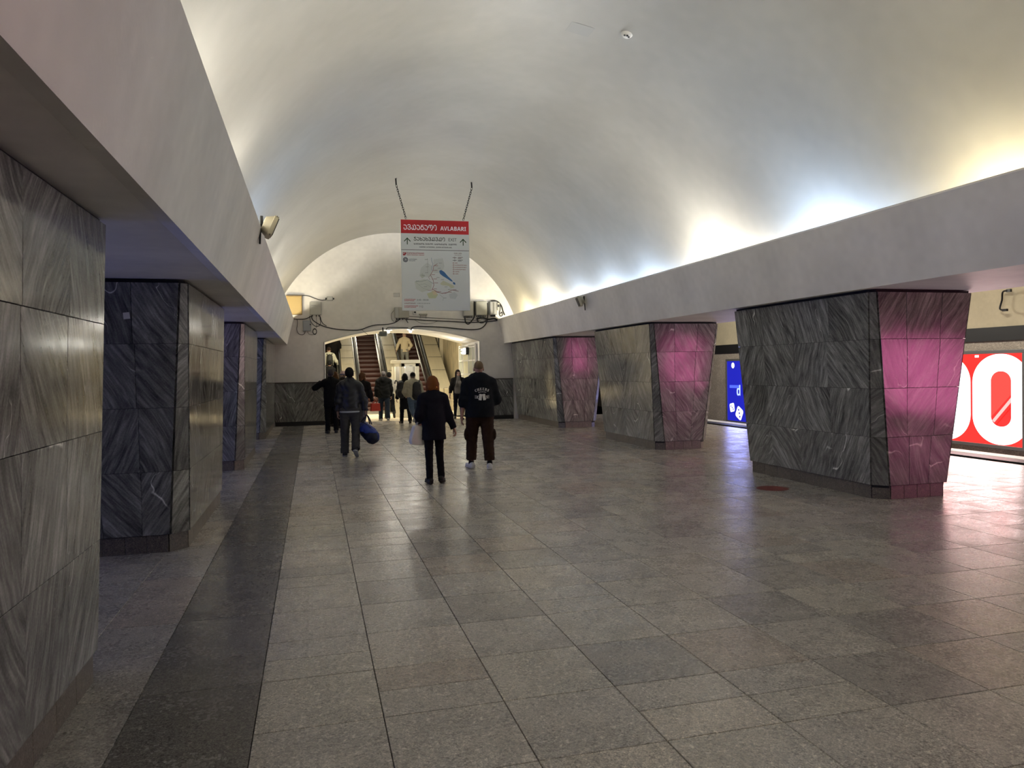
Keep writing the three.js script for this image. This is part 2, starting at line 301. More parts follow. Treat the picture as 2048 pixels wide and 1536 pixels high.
// ---------- pillars ----------
function pillar(s, zn, zf, label, visible) {
  const hB = s < 0 ? 3.89 : 3.86, hT = s < 0 ? 3.82 : 3.68, oB = 4.97, oT = 5.2, cb = 0.14, ct = 0.05;
  const o = thing('pillar', label, 'pillar', [sx(s, 4.4), 0, (zn + zf) / 2]);
  o.userData.kind = 'thing';
  const X = (h) => s * (h - 4.4), Z = (z) => z - (zn + zf) / 2;
  const ring = (t, inset = 0) => {
    const xi = hB + (hT - hB) * t + inset, xo = oB + (oT - oB) * t - inset, n = zn + 0.1 * t - inset, f = (zf <= ZE + 0.1 ? zf : zf - 0.06 * t) + inset, c = cb + (ct - cb) * t;
    return [[xi, n - c], [xi + c, n], [xo - c, n], [xo, n - c], [xo, f + c], [xo - c, f], [xi + c, f], [xi, f + c]];
  };
  const H = SOFFIT - 0.01, pt = (y, i, inset) => { const p = ring(y / SOFFIT, inset)[i]; return [X(p[0]), y, Z(p[1])]; };
  // dark core behind the cladding
  {
    const pos = []; const idx = [];
    for (const y of [0.0, H]) for (let i = 0; i < 8; i++) pos.push(...pt(y, i, 0.03));
    for (let i = 0; i < 8; i++) { const j = (i + 1) % 8; idx.push(i, j, j + 8, i, j + 8, i + 8); }
    for (let i = 1; i < 7; i++) idx.push(0, i, i + 1, 8, 8 + i + 1, 8 + i);
    const g = new THREE.BufferGeometry(); g.setAttribute('position', new THREE.Float32BufferAttribute(pos, 3)); g.setIndex(idx);
    const gg = g.toNonIndexed(); gg.computeVertexNormals(); part('core', gg, M.grout, o);
  }
  const rows = [0.17, 0.762, 1.354, 1.946, 2.505];
  const faces = [[7, 0, 'z', visible], [0, 1, 'x', visible], [1, 2, 'x', visible], [2, 3, 'x', false], [3, 4, 'z', false], [4, 5, 'x', false], [5, 6, 'x', false], [6, 7, 'x', visible]];
  for (const [a, b, ax, single] of faces) {
    const A = pt(0, a, 0.025), B = pt(0, b, 0.025), L = Math.hypot(A[0] - B[0], A[2] - B[2]);
    const hidden = new Map();
    for (let r = 0; r < 4; r++) {
      let cuts = [0, 1];
      if (L > 2) { const n = Math.round(L / 0.6), off = rr(-0.12, 0.12); cuts = [0]; for (let i = 1; i < n; i++) cuts.push((i + off) / n); cuts.push(1); }
      else if (L > 0.6) { const q = 0.31 + rr(-0.02, 0.02), q2 = 0.70 + rr(-0.03, 0.02); cuts = [0, q, q2, 1]; }
      for (let i = 0; i < cuts.length - 1; i++) {
        const g2 = 0.0016, e = 0.0016 / L;
        const P = (u, y) => { const p = pt(y, a, 0.025), q = pt(y, b, 0.025); return [p[0] + (q[0] - p[0]) * u, y, p[2] + (q[2] - p[2]) * u]; };
        const k0 = i ? cuts[i] + e : 0, k1 = i < cuts.length - 2 ? cuts[i + 1] - e : 1;
        let q = [P(k0, rows[r] + g2), P(k1, rows[r] + g2), P(k1, rows[r + 1] - g2), P(k0, rows[r + 1] - g2)];
        // counter-clockwise seen from outside
        const n = V3(q[1]).sub(V3(q[0])).cross(V3(q[3]).sub(V3(q[0]))), mid = V3(q[0]).add(V3(q[2])).multiplyScalar(0.5); mid.y = 0;
        if (n.x * mid.x + n.z * mid.z < 0) q = [q[1], q[0], q[3], q[2]];
        const m = marble[Math.floor(rnd() * 6)], geo = panel(...q, 0.025, 0.0016, marbleUV(ax), L > 0.6 ? 0.0009 : 0);
        if (single) part('marble_tile', geo, m, o); else { if (!hidden.has(m)) hidden.set(m, []); hidden.get(m).push(geo); }
      }
    }
    for (const [m, l] of hidden) part('marble_cladding', merge(l), m, o).userData.kind = 'stuff';
    // skirting stones
    const n = L > 2 ? Math.round(L / 0.32) : L > 0.6 ? 4 : 1, sk = [];
    for (let i = 0; i < n; i++) {
      const P = (u, y) => { const p = pt(0, a, 0.03), q = pt(0, b, 0.03); return [p[0] + (q[0] - p[0]) * u, y, p[2] + (q[2] - p[2]) * u]; };
      const e = 0.0015 / L; let q = [P(i / n + e, 0), P((i + 1) / n - e, 0), P((i + 1) / n - e, 0.165), P(i / n + e, 0.165)];
      const nn = V3(q[1]).sub(V3(q[0])).cross(V3(q[3]).sub(V3(q[0]))), mid = V3(q[0]).add(V3(q[2])).multiplyScalar(0.5); mid.y = 0;
      if (nn.x * mid.x + nn.z * mid.z < 0) q = [q[1], q[0], q[3], q[2]];
      const ou = rnd(); const geo = panel(...q, 0.014, 0.002, (v) => [(ax === 'x' ? v.x : v.z) * 0.8 + ou, v.y * 0.8 + ou], 0);
      if (single) part('skirting_stone', geo, M.skirt, o); else sk.push(geo);
    }
    if (sk.length) part('skirting', merge(sk), M.skirt, o);
  }
  return o;
}
const PZ = [[-1.6, -4.66], [-7.55, -10.45], [-13.55, -16.5], [-19.65, ZE + 0.012]];
const LP = ['grey marble pillar filling the left edge of the view, closest to the camera', 'grey marble pillar on the left with a small white sticker on its dark bluish side', 'narrow-looking grey marble pillar on the left, next beyond the one with the sticker', 'grey marble pillar on the left joined to the end wall beside the yellow cabinet'];
const RP = ['grey marble pillar on the right beside the camera, just outside the view', 'large grey marble pillar on the right with a magenta-lit side, beside the red advert', 'grey marble pillar on the right, next beyond the large one, beside the blue advert', 'grey marble pillar on the right joined to the end wall behind the hooded person'];
PZ.forEach(([a, b], i) => { pillar(-1, a, b, LP[i], true); pillar(1, a, b, RP[i], i > 0); });
for (const s of [-1, 1]) struct('wall_pier_' + (s < 0 ? 'left' : 'right'), box(1.2, SOFFIT, 4.5, sx(s, 4.5), SOFFIT / 2, 6.8), M.paint);
// white paper sticker on the second pillar's dark side
{
  const o = single('sticker', box(0.055, 0.06, 0.002), M.white, 'small torn white sticker on the bluish side of the second left pillar', 'sticker');
  o.position.set(-1.62, 2.20, -7.455); o.rotation.set(-0.04, 0, 0.12);
}

// ---------- cove lamps in the troughs ----------
const bulbGeo = new THREE.SphereGeometry(0.055, 14, 10), capGeo = new THREE.CylinderGeometry(0.03, 0.035, 0.09, 10), baseGeo = box(0.12, 0.02, 0.12, 0, 0, 0, 0.004);
const ORD = ['first', 'second', 'third', 'fourth', 'fifth', 'sixth', 'seventh', 'eighth', 'ninth', 'tenth', 'eleventh'];
function coveLamp(s, z, col, k, label) {
  const o = thing('cove_lamp', label, 'lamp', [sx(s, 3.80), 2.862, z], 0, 'lamps hidden in the trough behind the beams');
  part('base', baseGeo, M.white, o); const h = part('holder', capGeo, M.white, o); h.position.y = 0.05;
  const b = part('bulb', bulbGeo, M.glow(col, 6 * k), o); b.position.y = 0.14; b.castShadow = false;
  const L = new THREE.PointLight(new THREE.Color(...col), COVE * k, 0, 2); L.castShadow = true; L.shadow.radius = 5; L.position.set(0, 0.14, 0); o.add(L);
}
const lampName = (side, i) => 'bulb in the trough behind the ' + side + ' beam, ' + ORD[i] + ' from the end wall';
[[-22.3, WARM, 1.0], [-20, NEUTRAL, 2.0], [-17.6, COOL, 0.9], [-15.6, COOL, 0.7], [-13.6, COOL, 0.5], [-11.1, NEUTRAL, 2.7], [-8.4, COOL, 1.2], [-5.8, WARM, 0.9], [-3.0, NEUTRAL, 1.2], [0, NEUTRAL, 1.2], [3.2, NEUTRAL, 1.2], [6.4, COOL, 1.2]].forEach(([z, c, k], i) => coveLamp(1, z, c, k, lampName('right', i)));
[[-21.9, WARM, 1.0], [-20.0, NEUTRAL, 1.2], [-17.4, NEUTRAL, 1.7], [-14.6, NEUTRAL, 1.0], [-11.8, COOL, 1.4], [-8.8, NEUTRAL, 2.0], [-6.2, NEUTRAL, 2.2], [-3.2, NEUTRAL, 1.6], [0, WARM, 1.2], [3.2, NEUTRAL, 1.2], [6.4, NEUTRAL, 1.2]].forEach(([z, c, k], i) => coveLamp(-1, z, c, k, lampName('left', i)));

// ---------- canvases ----------
function canvasTex(w, h, draw) {
  const c = document.createElement('canvas'); c.width = w; c.height = h; const x = c.getContext('2d'); draw(x, w, h);
  const t = new THREE.CanvasTexture(c); t.colorSpace = THREE.SRGBColorSpace; t.magFilter = THREE.LinearFilter; t.anisotropy = 8; return t;
}
// Georgian capitals as strokes in a unit box, y down
const GEO = {
  'ა': [0.72, 'M.08 .1 Q.66 .02 .66 .55 Q.66 1 .36 1 Q.04 1 .06 .66'],
  'ვ': [0.72, 'M.06 .14 Q.1 0 .34 0 Q.62 0 .62 .24 Q.62 .46 .3 .46 Q.66 .46 .66 .74 Q.66 1 .36 1 Q.06 1 .05 .74'],
  'ლ': [1.02, 'M.05 .62 Q.05 1 .24 1 Q.44 1 .44 .66 L.44 .3 M.44 .5 Q.44 .3 .3 .14 M.44 .66 Q.44 1 .68 1 Q.96 1 .96 .56 Q.96 .1 .62 0'],
  'ბ': [0.74, 'M.62 .04 L.3 .04 Q.1 .1 .2 .36 M.36 .32 Q.68 .32 .68 .66 Q.68 1 .36 1 Q.04 1 .04 .66 Q.04 .32 .36 .32'],
  'რ': [0.98, 'M.05 .5 Q.05 0 .27 0 Q.49 0 .49 .4 L.49 .62 M.49 .4 Q.49 0 .7 0 Q.92 0 .92 .5 Q.92 .98 .62 1'],
  'ი': [0.74, 'M.05 .56 Q.05 0 .36 0 Q.67 0 .67 .5 L.67 .72 Q.66 .98 .44 1'],
  'გ': [0.72, 'M.1 .2 Q.14 0 .4 .02 L.62 .1 M.36 .04 Q.12 .3 .3 .44 Q.66 .46 .66 .74 Q.66 1 .36 1 Q.06 1 .05 .72'],
  'ს': [0.68, 'M.08 0 L.08 .7 Q.08 1 .34 1 Q.62 1 .62 .7 Q.62 .42 .34 .42 Q.16 .44 .1 .6'],
  'ე': [0.72, 'M.06 .12 Q.34 -.1 .58 .12 Q.68 .34 .4 .46 M.4 .46 Q.68 .52 .66 .76 Q.6 1 .34 1 Q.06 1 .05 .74'],
};
function georgian(x, text, px, py, h, lw) {
  let cx = px; x.lineWidth = lw; x.lineCap = 'round'; x.lineJoin = 'round';
  for (const ch of text) {
    const [w, d] = GEO[ch]; x.save(); x.translate(cx, py); x.beginPath();
    const t = d.replace(/([MLQ])/g, ' $1 ').trim().split(/\s+/); let i = 0;
    while (i < t.length) {
      const c = t[i++], n = c === 'Q' ? 4 : 2, a = t.slice(i, i + n).map((v) => Number(v) * h); i += n;
      if (c === 'M') x.moveTo(a[0], a[1]); else if (c === 'L') x.lineTo(a[0], a[1]); else x.quadraticCurveTo(a[0], a[1], a[2], a[3]);
    }
    x.stroke(); x.restore(); cx += (w + 0.16) * h;
  }
  return cx - px;
}
const gWidth = (t, h) => [...t].reduce((s, c) => s + (GEO[c][0] + 0.16) * h, 0);
function georgianFit(x, t, x0, x1, y, h, lw) { const w = gWidth(t, h), k = (x1 - x0) / w; x.save(); x.translate(x0, y); x.scale(k, 1); georgian(x, t, 0, 0, h, lw); x.restore(); }
function textFit(x, t, x0, x1, y) { const w = x.measureText(t).width; x.save(); x.translate(x0, y); x.scale((x1 - x0) / w, 1); x.fillText(t, 0, 0); x.restore(); }

const signTex = canvasTex(1024, 1364, (x, W, H) => {
  x.fillStyle = '#eceeea'; x.fillRect(0, 0, W, H);
  x.fillStyle = '#b81a20'; x.fillRect(0, 0, W, 204);
  x.strokeStyle = '#fff'; georgianFit(x, 'ავლაბარი', 42, 545, 74, 72, 13);
  x.fillStyle = '#fff'; x.font = 'bold 84px sans-serif'; x.textBaseline = 'alphabetic'; textFit(x, 'AVLABARI', 590, 985, 148);
  x.strokeStyle = '#2c3a28'; georgianFit(x, 'გასასვლელი', 190, 665, 258, 52, 8);
  x.fillStyle = '#2c3a28'; x.font = '64px sans-serif'; textFit(x, 'EXIT', 706, 836, 310);
  x.strokeStyle = '#2f4d2c'; x.lineWidth = 13; x.lineCap = 'butt';
  for (const cx of [92, 934]) { x.beginPath(); x.moveTo(cx, 372); x.lineTo(cx, 275); x.moveTo(cx - 46, 326); x.lineTo(cx, 276); x.lineTo(cx + 46, 326); x.stroke(); }
  x.strokeStyle = '#333'; georgianFit(x, 'სავასბის', 190, 350, 350, 20, 4); georgianFit(x, 'გაგარი', 362, 480, 350, 20, 4); georgianFit(x, 'სელისვალის', 500, 690, 350, 20, 4); georgianFit(x, 'გაბირი', 712, 838, 350, 20, 4);
  x.fillStyle = '#333'; x.font = 'bold 25px sans-serif'; textFit(x, 'SAMEBA CATHEDRAL, QUEEN KETEVAN AVE.', 270, 765, 415);
  x.fillStyle = '#4a4a46'; x.fillRect(0, 448, W, 7);
  // operator marks
  x.fillStyle = '#b3222a'; x.fillRect(24, 492, 46, 46); x.fillStyle = '#d9dbd6'; x.beginPath(); x.moveTo(24, 515); x.lineTo(46, 515); x.lineTo(46, 492); x.fill(); x.beginPath(); x.moveTo(70, 516); x.lineTo(50, 538); x.lineTo(70, 538); x.fill();
  x.strokeStyle = '#a3343a'; georgianFit(x, 'ბილისისსაგრანსვლე'.replace(/[^აბგევილრს]/g, ''), 78, 340, 494, 15, 3.2); x.fillStyle = '#a3343a'; x.font = 'bold 19px sans-serif'; textFit(x, 'TBILISI TRANSPORT COMPANY', 78, 342, 535);
  x.fillStyle = '#1e2740'; x.beginPath(); x.arc(60, 602, 37, 0, 7); x.fill(); x.strokeStyle = '#d9dbd6'; x.lineWidth = 5; x.beginPath(); x.arc(60, 602, 24, 0, 7); x.stroke(); x.fillStyle = '#d9dbd6'; x.fillRect(52, 586, 7, 30); x.beginPath(); x.arc(66, 601, 9, 0, 7); x.fill();
  x.strokeStyle = '#56606a'; georgianFit(x, 'საგრარბები', 112, 232, 588, 13, 2.6); georgianFit(x, 'ვისილრი', 112, 206, 610, 12, 2.4);
  // legend
  x.strokeStyle = '#8b6d66'; georgianFit(x, 'ბილისი', 792, 850, 486, 13, 2.6); georgianFit(x, 'გერა', 862, 910, 486, 13, 2.6); x.fillStyle = '#8b6d66'; x.font = '17px sans-serif'; textFit(x, 'TBILISI METRO', 796, 904, 526);
  x.strokeStyle = '#3c3634'; x.lineWidth = 5; for (const [yy, c] of [[560, '#5b2d2a'], [600, '#3d3d3d']]) { x.strokeStyle = c; x.beginPath(); x.moveTo(768, yy); x.lineTo(832, yy); x.stroke(); x.fillStyle = '#d9dbd6'; x.beginPath(); x.arc(800, yy, 9, 0, 7); x.fill(); x.stroke(); x.lineWidth = 3; georgianFit(x, 'სავლერი', 852, 926, yy - 10, 9, 2); georgianFit(x, 'ბელი', 852, 906, yy + 4, 9, 2); x.lineWidth = 5; }
  for (let i = 0; i < 6; i++) { const yy = 640 + i * 33; x.strokeStyle = '#9c5044'; x.lineWidth = 4; x.beginPath(); x.arc(781, yy, 9, 0, 7); x.stroke(); georgianFit(x, 'სავლერიბა', 804, [844, 986, 980, 968, 868, 852][i], yy - 6, 11, 2); }
  // the map
  const blob = (c, p) => { x.fillStyle = c; x.beginPath(); p.forEach(([a, b], i) => (i ? x.lineTo(a, b) : x.moveTo(a, b))); x.closePath(); x.fill(); };
  const line = (c, w, p) => { x.strokeStyle = c; x.lineWidth = w; x.lineJoin = 'round'; x.beginPath(); p.forEach(([a, b], i) => (i ? x.lineTo(a, b) : x.moveTo(a, b))); x.stroke(); };
  blob('#dde0da', [[480, 590], [620, 570], [642, 690], [600, 800], [470, 790]]); blob('#dde0da', [[290, 720], [380, 640], [470, 700], [430, 860], [260, 850]]);
  blob('#dcdfd4', [[190, 930], [330, 890], [450, 940], [440, 1040], [300, 1090], [210, 1040]]); blob('#dadeda', [[700, 1120], [790, 1080], [838, 1130], [800, 1190], [720, 1180]]);
  blob('#cdd3c6', [[270, 830], [310, 800], [350, 850], [300, 880]]); blob('#dbdcc0', [[570, 960], [620, 910], [770, 980], [790, 1010], [740, 1030], [700, 990], [600, 980]]);
  blob('#d6d9b0', [[370, 1110], [450, 1080], [540, 1120], [500, 1180], [400, 1180]]); blob('#e6d8b4', [[440, 1060], [500, 1070], [530, 1120], [470, 1130]]);
  blob('#3f74ad', [[562, 764], [590, 748], [640, 780], [690, 840], [752, 900], [768, 925], [740, 920], [680, 880], [610, 838], [572, 806]]); blob('#3f74ad', [[770, 930], [800, 940], [806, 970], [780, 968], [766, 948]]);
  line('#97a7b4', 6, [[448, 566], [452, 620], [470, 660], [452, 700], [450, 760]]); line('#b2b2aa', 4, [[385, 575], [392, 640], [385, 800]]);
  line('#8f9d96', 5, [[200, 930], [300, 925], [380, 900], [420, 925], [470, 960]]); line('#a7aea2', 3, [[210, 940], [300, 1020], [400, 1060], [480, 1080]]); line('#a7aea2', 3, [[250, 980], [340, 960], [430, 1010]]); line('#a7aea2', 3, [[560, 1120], [620, 1170], [610, 1220]]);
  line('#8b4a45', 6, [[538, 655], [480, 690], [468, 760], [430, 826], [470, 910], [478, 980], [455, 1040], [520, 1085], [600, 1105], [680, 1090], [750, 1052], [850, 1070]]);
  line('#a3756c', 4, [[430, 826], [400, 860], [420, 900]]); line('#b8756c', 4, [[380, 1060], [470, 1050], [560, 1095]]);
  for (const [a, b] of [[480, 690], [468, 760], [430, 826], [460, 890], [476, 950], [455, 1040], [520, 1085], [600, 1105], [680, 1090], [750, 1052]]) { x.fillStyle = '#d9dbd6'; x.strokeStyle = '#8b3a36'; x.lineWidth = 3; x.beginPath(); x.arc(a, b, 6, 0, 7); x.fill(); x.stroke(); georgianFit(x, 'ლისვერ', a + 14, a + 66, b - 8, 8, 1.8); }
  for (const [a, b] of [[350, 590], [360, 700], [350, 790], [560, 640], [540, 720], [590, 890], [640, 1000], [690, 1040], [780, 1050], [210, 915], [330, 1000], [620, 1170], [520, 860], [300, 830]]) { x.strokeStyle = '#8d8f8a'; georgianFit(x, 'გასერ', a, a + 44, b, 8, 1.8); }
  // opening hours, phone
  x.strokeStyle = '#b03038'; for (const [yy, e] of [[1192, 200], [1212, 180], [1290, 236], [1310, 206]]) georgianFit(x, 'სავლერიბასგე', 32, e, yy, 12, 2.6); x.strokeStyle = '#8b5550'; georgianFit(x, 'სავლერიბასგე', 32, 200, 1250, 12, 2.6);
  x.fillStyle = '#5a605c'; x.font = '34px sans-serif'; textFit(x, '6:00 - 00:00', 218, 394, 1218); x.font = '20px sans-serif'; textFit(x, '(+995 32) 293 44 44', 220, 416, 1264); x.font = '44px sans-serif'; textFit(x, '112', 250, 312, 1322);
});
const signMat = new THREE.MeshStandardMaterial({ map: signTex, roughness: 0.4 });
// ---------- hanging sign ----------
{
  const z = -17, o = thing('hanging_sign', 'white station map sign with a red name band hanging on two chains from the vault', 'sign', [2.765, 3.02, z], -0.03);
  const W = 1.565, H = 2.06;
  part('board', box(W, H, 0.04, 0, H / 2, 0, 0.006), M.white, o);
  const f = new THREE.PlaneGeometry(W - 0.012, H - 0.012); f.translate(0, H / 2, 0.0215); part('printed_face', f, signMat, o, 'printed front with station name, exit arrows and transit map');
  const link = new THREE.TorusGeometry(0.026, 0.007, 6, 12); link.scale(0.7, 1.35, 1);
  for (const s of [-1, 1]) {
    const top = [s * 0.865 + 0.005, 2.83, 0], bot = [s * 0.655, H + 0.02, 0], n = 15, parts = [];
    for (let i = 0; i < n; i++) {
      const t = (i + 0.5) / n, g = link.clone(); g.rotateY(i % 2 ? Math.PI / 2 : 0); g.rotateZ(s * 0.26 * -1); g.translate(bot[0] + (top[0] - bot[0]) * t, bot[1] + (top[1] - bot[1]) * t, 0); parts.push(g);
    }
    part('chain', merge(parts), M.blackMetal, o);
    part('ceiling_hook', merge([bar(top, [top[0] - 0.01, 3.02, 0], 0.018, 8), box(0.06, 0.012, 0.06, top[0] - 0.01, 2.985, 0)]), M.blackMetal, o);
    part('eyelet', merge([bar([bot[0], H - 0.02, 0], [bot[0], H + 0.03, 0], 0.012, 8)]), M.steel, o);
  }
}
// ---------- adverts on the track walls ----------
function adPanel(name, s, z, w, h, y, map, k, label, lightCol, face) {
  const o = thing(name, label, 'advert', [sx(s, WALLX - 0.06), y, z], s > 0 ? -Math.PI / 2 : Math.PI / 2);
  part('frame', merge([box(w + 0.16, 0.08, 0.1, 0, h / 2 + 0.04, 0, 0.01), box(w + 0.16, 0.08, 0.1, 0, -h / 2 - 0.04, 0, 0.01), box(0.08, h, 0.1, -w / 2 - 0.04, 0, 0, 0.01), box(0.08, h, 0.1, w / 2 + 0.04, 0, 0, 0.01)]), std([0.2, 0.2, 0.2], 0.4, { metalness: 0.5 }), o);
  const m = new THREE.MeshStandardMaterial({ color: 0x101010, emissive: new THREE.Color(1, 1, 1), emissiveMap: map, emissiveIntensity: face, roughness: 0.3 });
  const g = new THREE.PlaneGeometry(w, h); g.translate(0, 0, 0.03); part('screen', g, m, o);
  part('back', box(w, h, 0.04, 0, 0, 0), M.black, o);
  if (lightCol) {
    const L = new THREE.RectAreaLight(new THREE.Color(...lightCol), k, w * 0.96, h * 0.96); L.position.set(0, 0, 0.06); L.rotation.y = Math.PI; o.add(L);
  }
}
const adZero = canvasTex(1024, 860, (x, W, H) => {
  x.fillStyle = '#e8201c'; x.fillRect(0, 0, W, H);
  const digit = (cx) => {
    x.fillStyle = '#fff'; x.beginPath(); x.roundRect(cx - 281, 4, 562, H - 8, 270); x.fill();
    const g = '#d9211f'; x.fillStyle = g; x.beginPath(); x.roundRect(cx - 92, 165, 196, 520, 94); x.fill();
    x.save(); x.beginPath(); x.roundRect(cx - 92, 165, 196, 520, 94); x.clip(); x.fillStyle = '#f0352f'; x.beginPath(); x.moveTo(cx - 92, 165); x.lineTo(cx + 104, 165); x.lineTo(cx + 104, 380); x.lineTo(cx - 92, 600); x.fill(); x.strokeStyle = '#ff8a86'; x.lineWidth = 30; x.beginPath(); x.moveTo(cx - 70, 640); x.lineTo(cx + 120, 410); x.stroke(); x.strokeStyle = '#b4140f'; x.lineWidth = 12; x.beginPath(); x.moveTo(cx - 40, 670); x.lineTo(cx + 130, 470); x.stroke(); x.restore();
  };
  digit(814); digit(232);
  x.fillStyle = '#fff'; x.fillRect(560, 10, 40, 22);
});
adPanel('advert_screen', 1, -13.62, 2.56, 1.98, 0.83, adZero, 4, 'backlit red advert with a huge white zero on the track wall at the right edge', [1.0, 0.62, 0.6], 2.1);
const adBlue = canvasTex(512, 820, (x, W, H) => {
  x.fillStyle = '#1c20a8'; x.fillRect(0, 0, W, H);
  const die = (cx, cy, r, a) => { x.save(); x.translate(cx, cy); x.rotate(a); x.fillStyle = '#f2f2ff'; x.beginPath(); x.roundRect(-r, -r, 2 * r, 2 * r, r * 0.45); x.fill(); x.fillStyle = '#1c20a8'; for (const [u, v] of [[-0.45, -0.4], [0.4, 0.45], [0, 0]]) { x.beginPath(); x.arc(u * r, v * r, r * 0.17, 0, 7); x.fill(); } x.restore(); };
  die(300, 710, 80, 0.5); die(120, 640, 60, -0.2);
  x.fillStyle = '#bcd2ff'; x.font = 'bold 190px sans-serif'; x.fillText('d', 230, 470); x.fillStyle = '#fff'; x.beginPath(); x.arc(150, 60, 40, 0, 7); x.fill();
  x.fillStyle = '#4f66ff'; x.fillRect(60, 330, 240, 40);
});
adPanel('advert_screen', 1, -23.2, 1.3, 2.1, 0.76, adBlue, 5, 'backlit deep blue advert with white dice seen through the gap between the right pillars', [0.35, 0.4, 1.0], 1.1);
const plain = (a, b) => canvasTex(128, 96, (x, W, H) => { x.fillStyle = a; x.fillRect(0, 0, W, H); x.fillStyle = b; x.beginPath(); x.arc(W * 0.6, H * 0.5, H * 0.32, 0, 7); x.fill(); });
adPanel('advert_screen', 1, 0.2, 3.2, 1.9, 0.75, plain('#c41e66', '#e04486'), 6, 'backlit magenta advert on the right track wall beside the camera', [1.0, 0.22, 0.52], 1.4);
adPanel('advert_screen', -1, -6.0, 3.0, 2.0, 1.0, plain('#2038c0', '#3858e0'), 4, 'backlit blue advert on the left track wall behind the first passage', [0.22, 0.32, 1.0], 1.4);
adPanel('advert_screen', -1, -12.1, 3.0, 2.0, 1.0, plain('#2038c0', '#3858e0'), 4, 'backlit blue advert on the left track wall behind the second passage', [0.22, 0.32, 1.0], 1.4);
adPanel('advert_screen', -1, -18.2, 3.0, 2.0, 1.0, plain('#2038c0', '#3858e0'), 4, 'backlit blue advert on the left track wall behind the third passage', [0.22, 0.32, 1.0], 1.4);
adPanel('advert_screen', 1, -7.6, 2.6, 1.9, 0.9, plain('#cfd6ff', '#e8ecff'), 7, 'backlit pale advert on the right track wall hidden behind the nearest right pillar', [0.72, 0.76, 1.0], 1.2);
// platform lamps above the platform edge
for (const [s, z, k] of [[1, -4, 1], [1, -10, 1], [1, -16, 1], [1, -22, 1], [-1, -8, 0.25], [-1, -16, 0.25]]) {
  const at = 'tube lamp under the ' + (s > 0 ? 'right' : 'left') + ' platform vault, level with the ' + ({ 4: 'nearest pillar', 10: 'large right pillar', 16: s > 0 ? 'second right pillar' : 'third left pillar', 22: 'end of the hall', 8: 'stickered pillar' })[-z];
  const o = thing('platform_lamp', at, 'lamp', [sx(s, 7.4), 4.3, z], 0, s > 0 ? 'right platform lamps' : 'left platform lamps');
  part('housing', box(0.2, 0.08, 1.6, 0, 0.06, 0, 0.01), M.white, o); part('diffuser', box(0.16, 0.03, 1.5, 0, 0, 0), M.glow(NEUTRAL, 4 * k), o); part('hanger', bar([0, 0.1, 0], [0, 0.3, 0], 0.02), M.white, o);
  const L = new THREE.RectAreaLight(new THREE.Color(...NEUTRAL), 140 * k, 1.5, 0.16); L.position.set(s * 0.1, -0.05, 0); o.add(L); o.updateMatrixWorld(true); L.lookAt(sx(s, 12), 2.2, z);
}
// cable bracket on the far tunnel lining
{
  const o = single('cable_bracket', merge([tube([[0, 0.2, 0.1], [0.02, 0.19, -0.02], [0.08, 0.02, -0.1], [0.07, -0.16, -0.14], [0.02, -0.2, 0.02]], 0.018, 6), box(0.05, 0.06, 0.1, 0.02, 0.2, 0.12), box(0.05, 0.05, 0.1, 0.02, -0.2, 0.03)]), M.blackMetal, 'bent dark metal bracket on the cream tunnel lining above the red advert', 'bracket');
  o.position.set(sx(1, WALLX - 0.3), 2.93, -12.6);
}
// red floor sticker
{
  const o = single('floor_sticker', new THREE.CylinderGeometry(0.21, 0.21, 0.002, 40), std([0.20, 0.035, 0.028], 0.45), 'worn round red sticker on the floor in front of the large right pillar', 'sticker'); o.position.set(5.93, 0.001, -8.78);
}
// vault fittings
{
  const o = thing('smoke_detector', 'small white domed detector on the vault near the top of the view', 'detector', [3.95, 5.90, -8.88]);
  o.rotation.z = -0.29;
  part('body', new THREE.LatheGeometry([[0, -0.045], [0.05, -0.04], [0.075, -0.015], [0.085, 0.02], [0.07, 0.03]].map((p) => new THREE.Vector2(...p)), 24), M.white, o);
  part('dark_rim', new THREE.TorusGeometry(0.08, 0.008, 6, 24).rotateX(Math.PI / 2), M.black, o); part('vents', merge([box(0.02, 0.012, 0.02, 0.03, -0.045, 0.02), box(0.02, 0.012, 0.02, -0.03, -0.042, 0.02), box(0.02, 0.012, 0.02, 0, -0.047, 0.04)]), M.black, o);
  const p = single('plaster_patch', new RoundedBoxGeometry(0.32, 0.006, 0.26, 2, 0.003), std([0.36, 0.36, 0.345], 0.6), 'faint rough plaster patch on the vault left of the detector', 'patch'); p.position.set(3.42, 6.018, -9.15); p.rotation.z = -0.17;
}
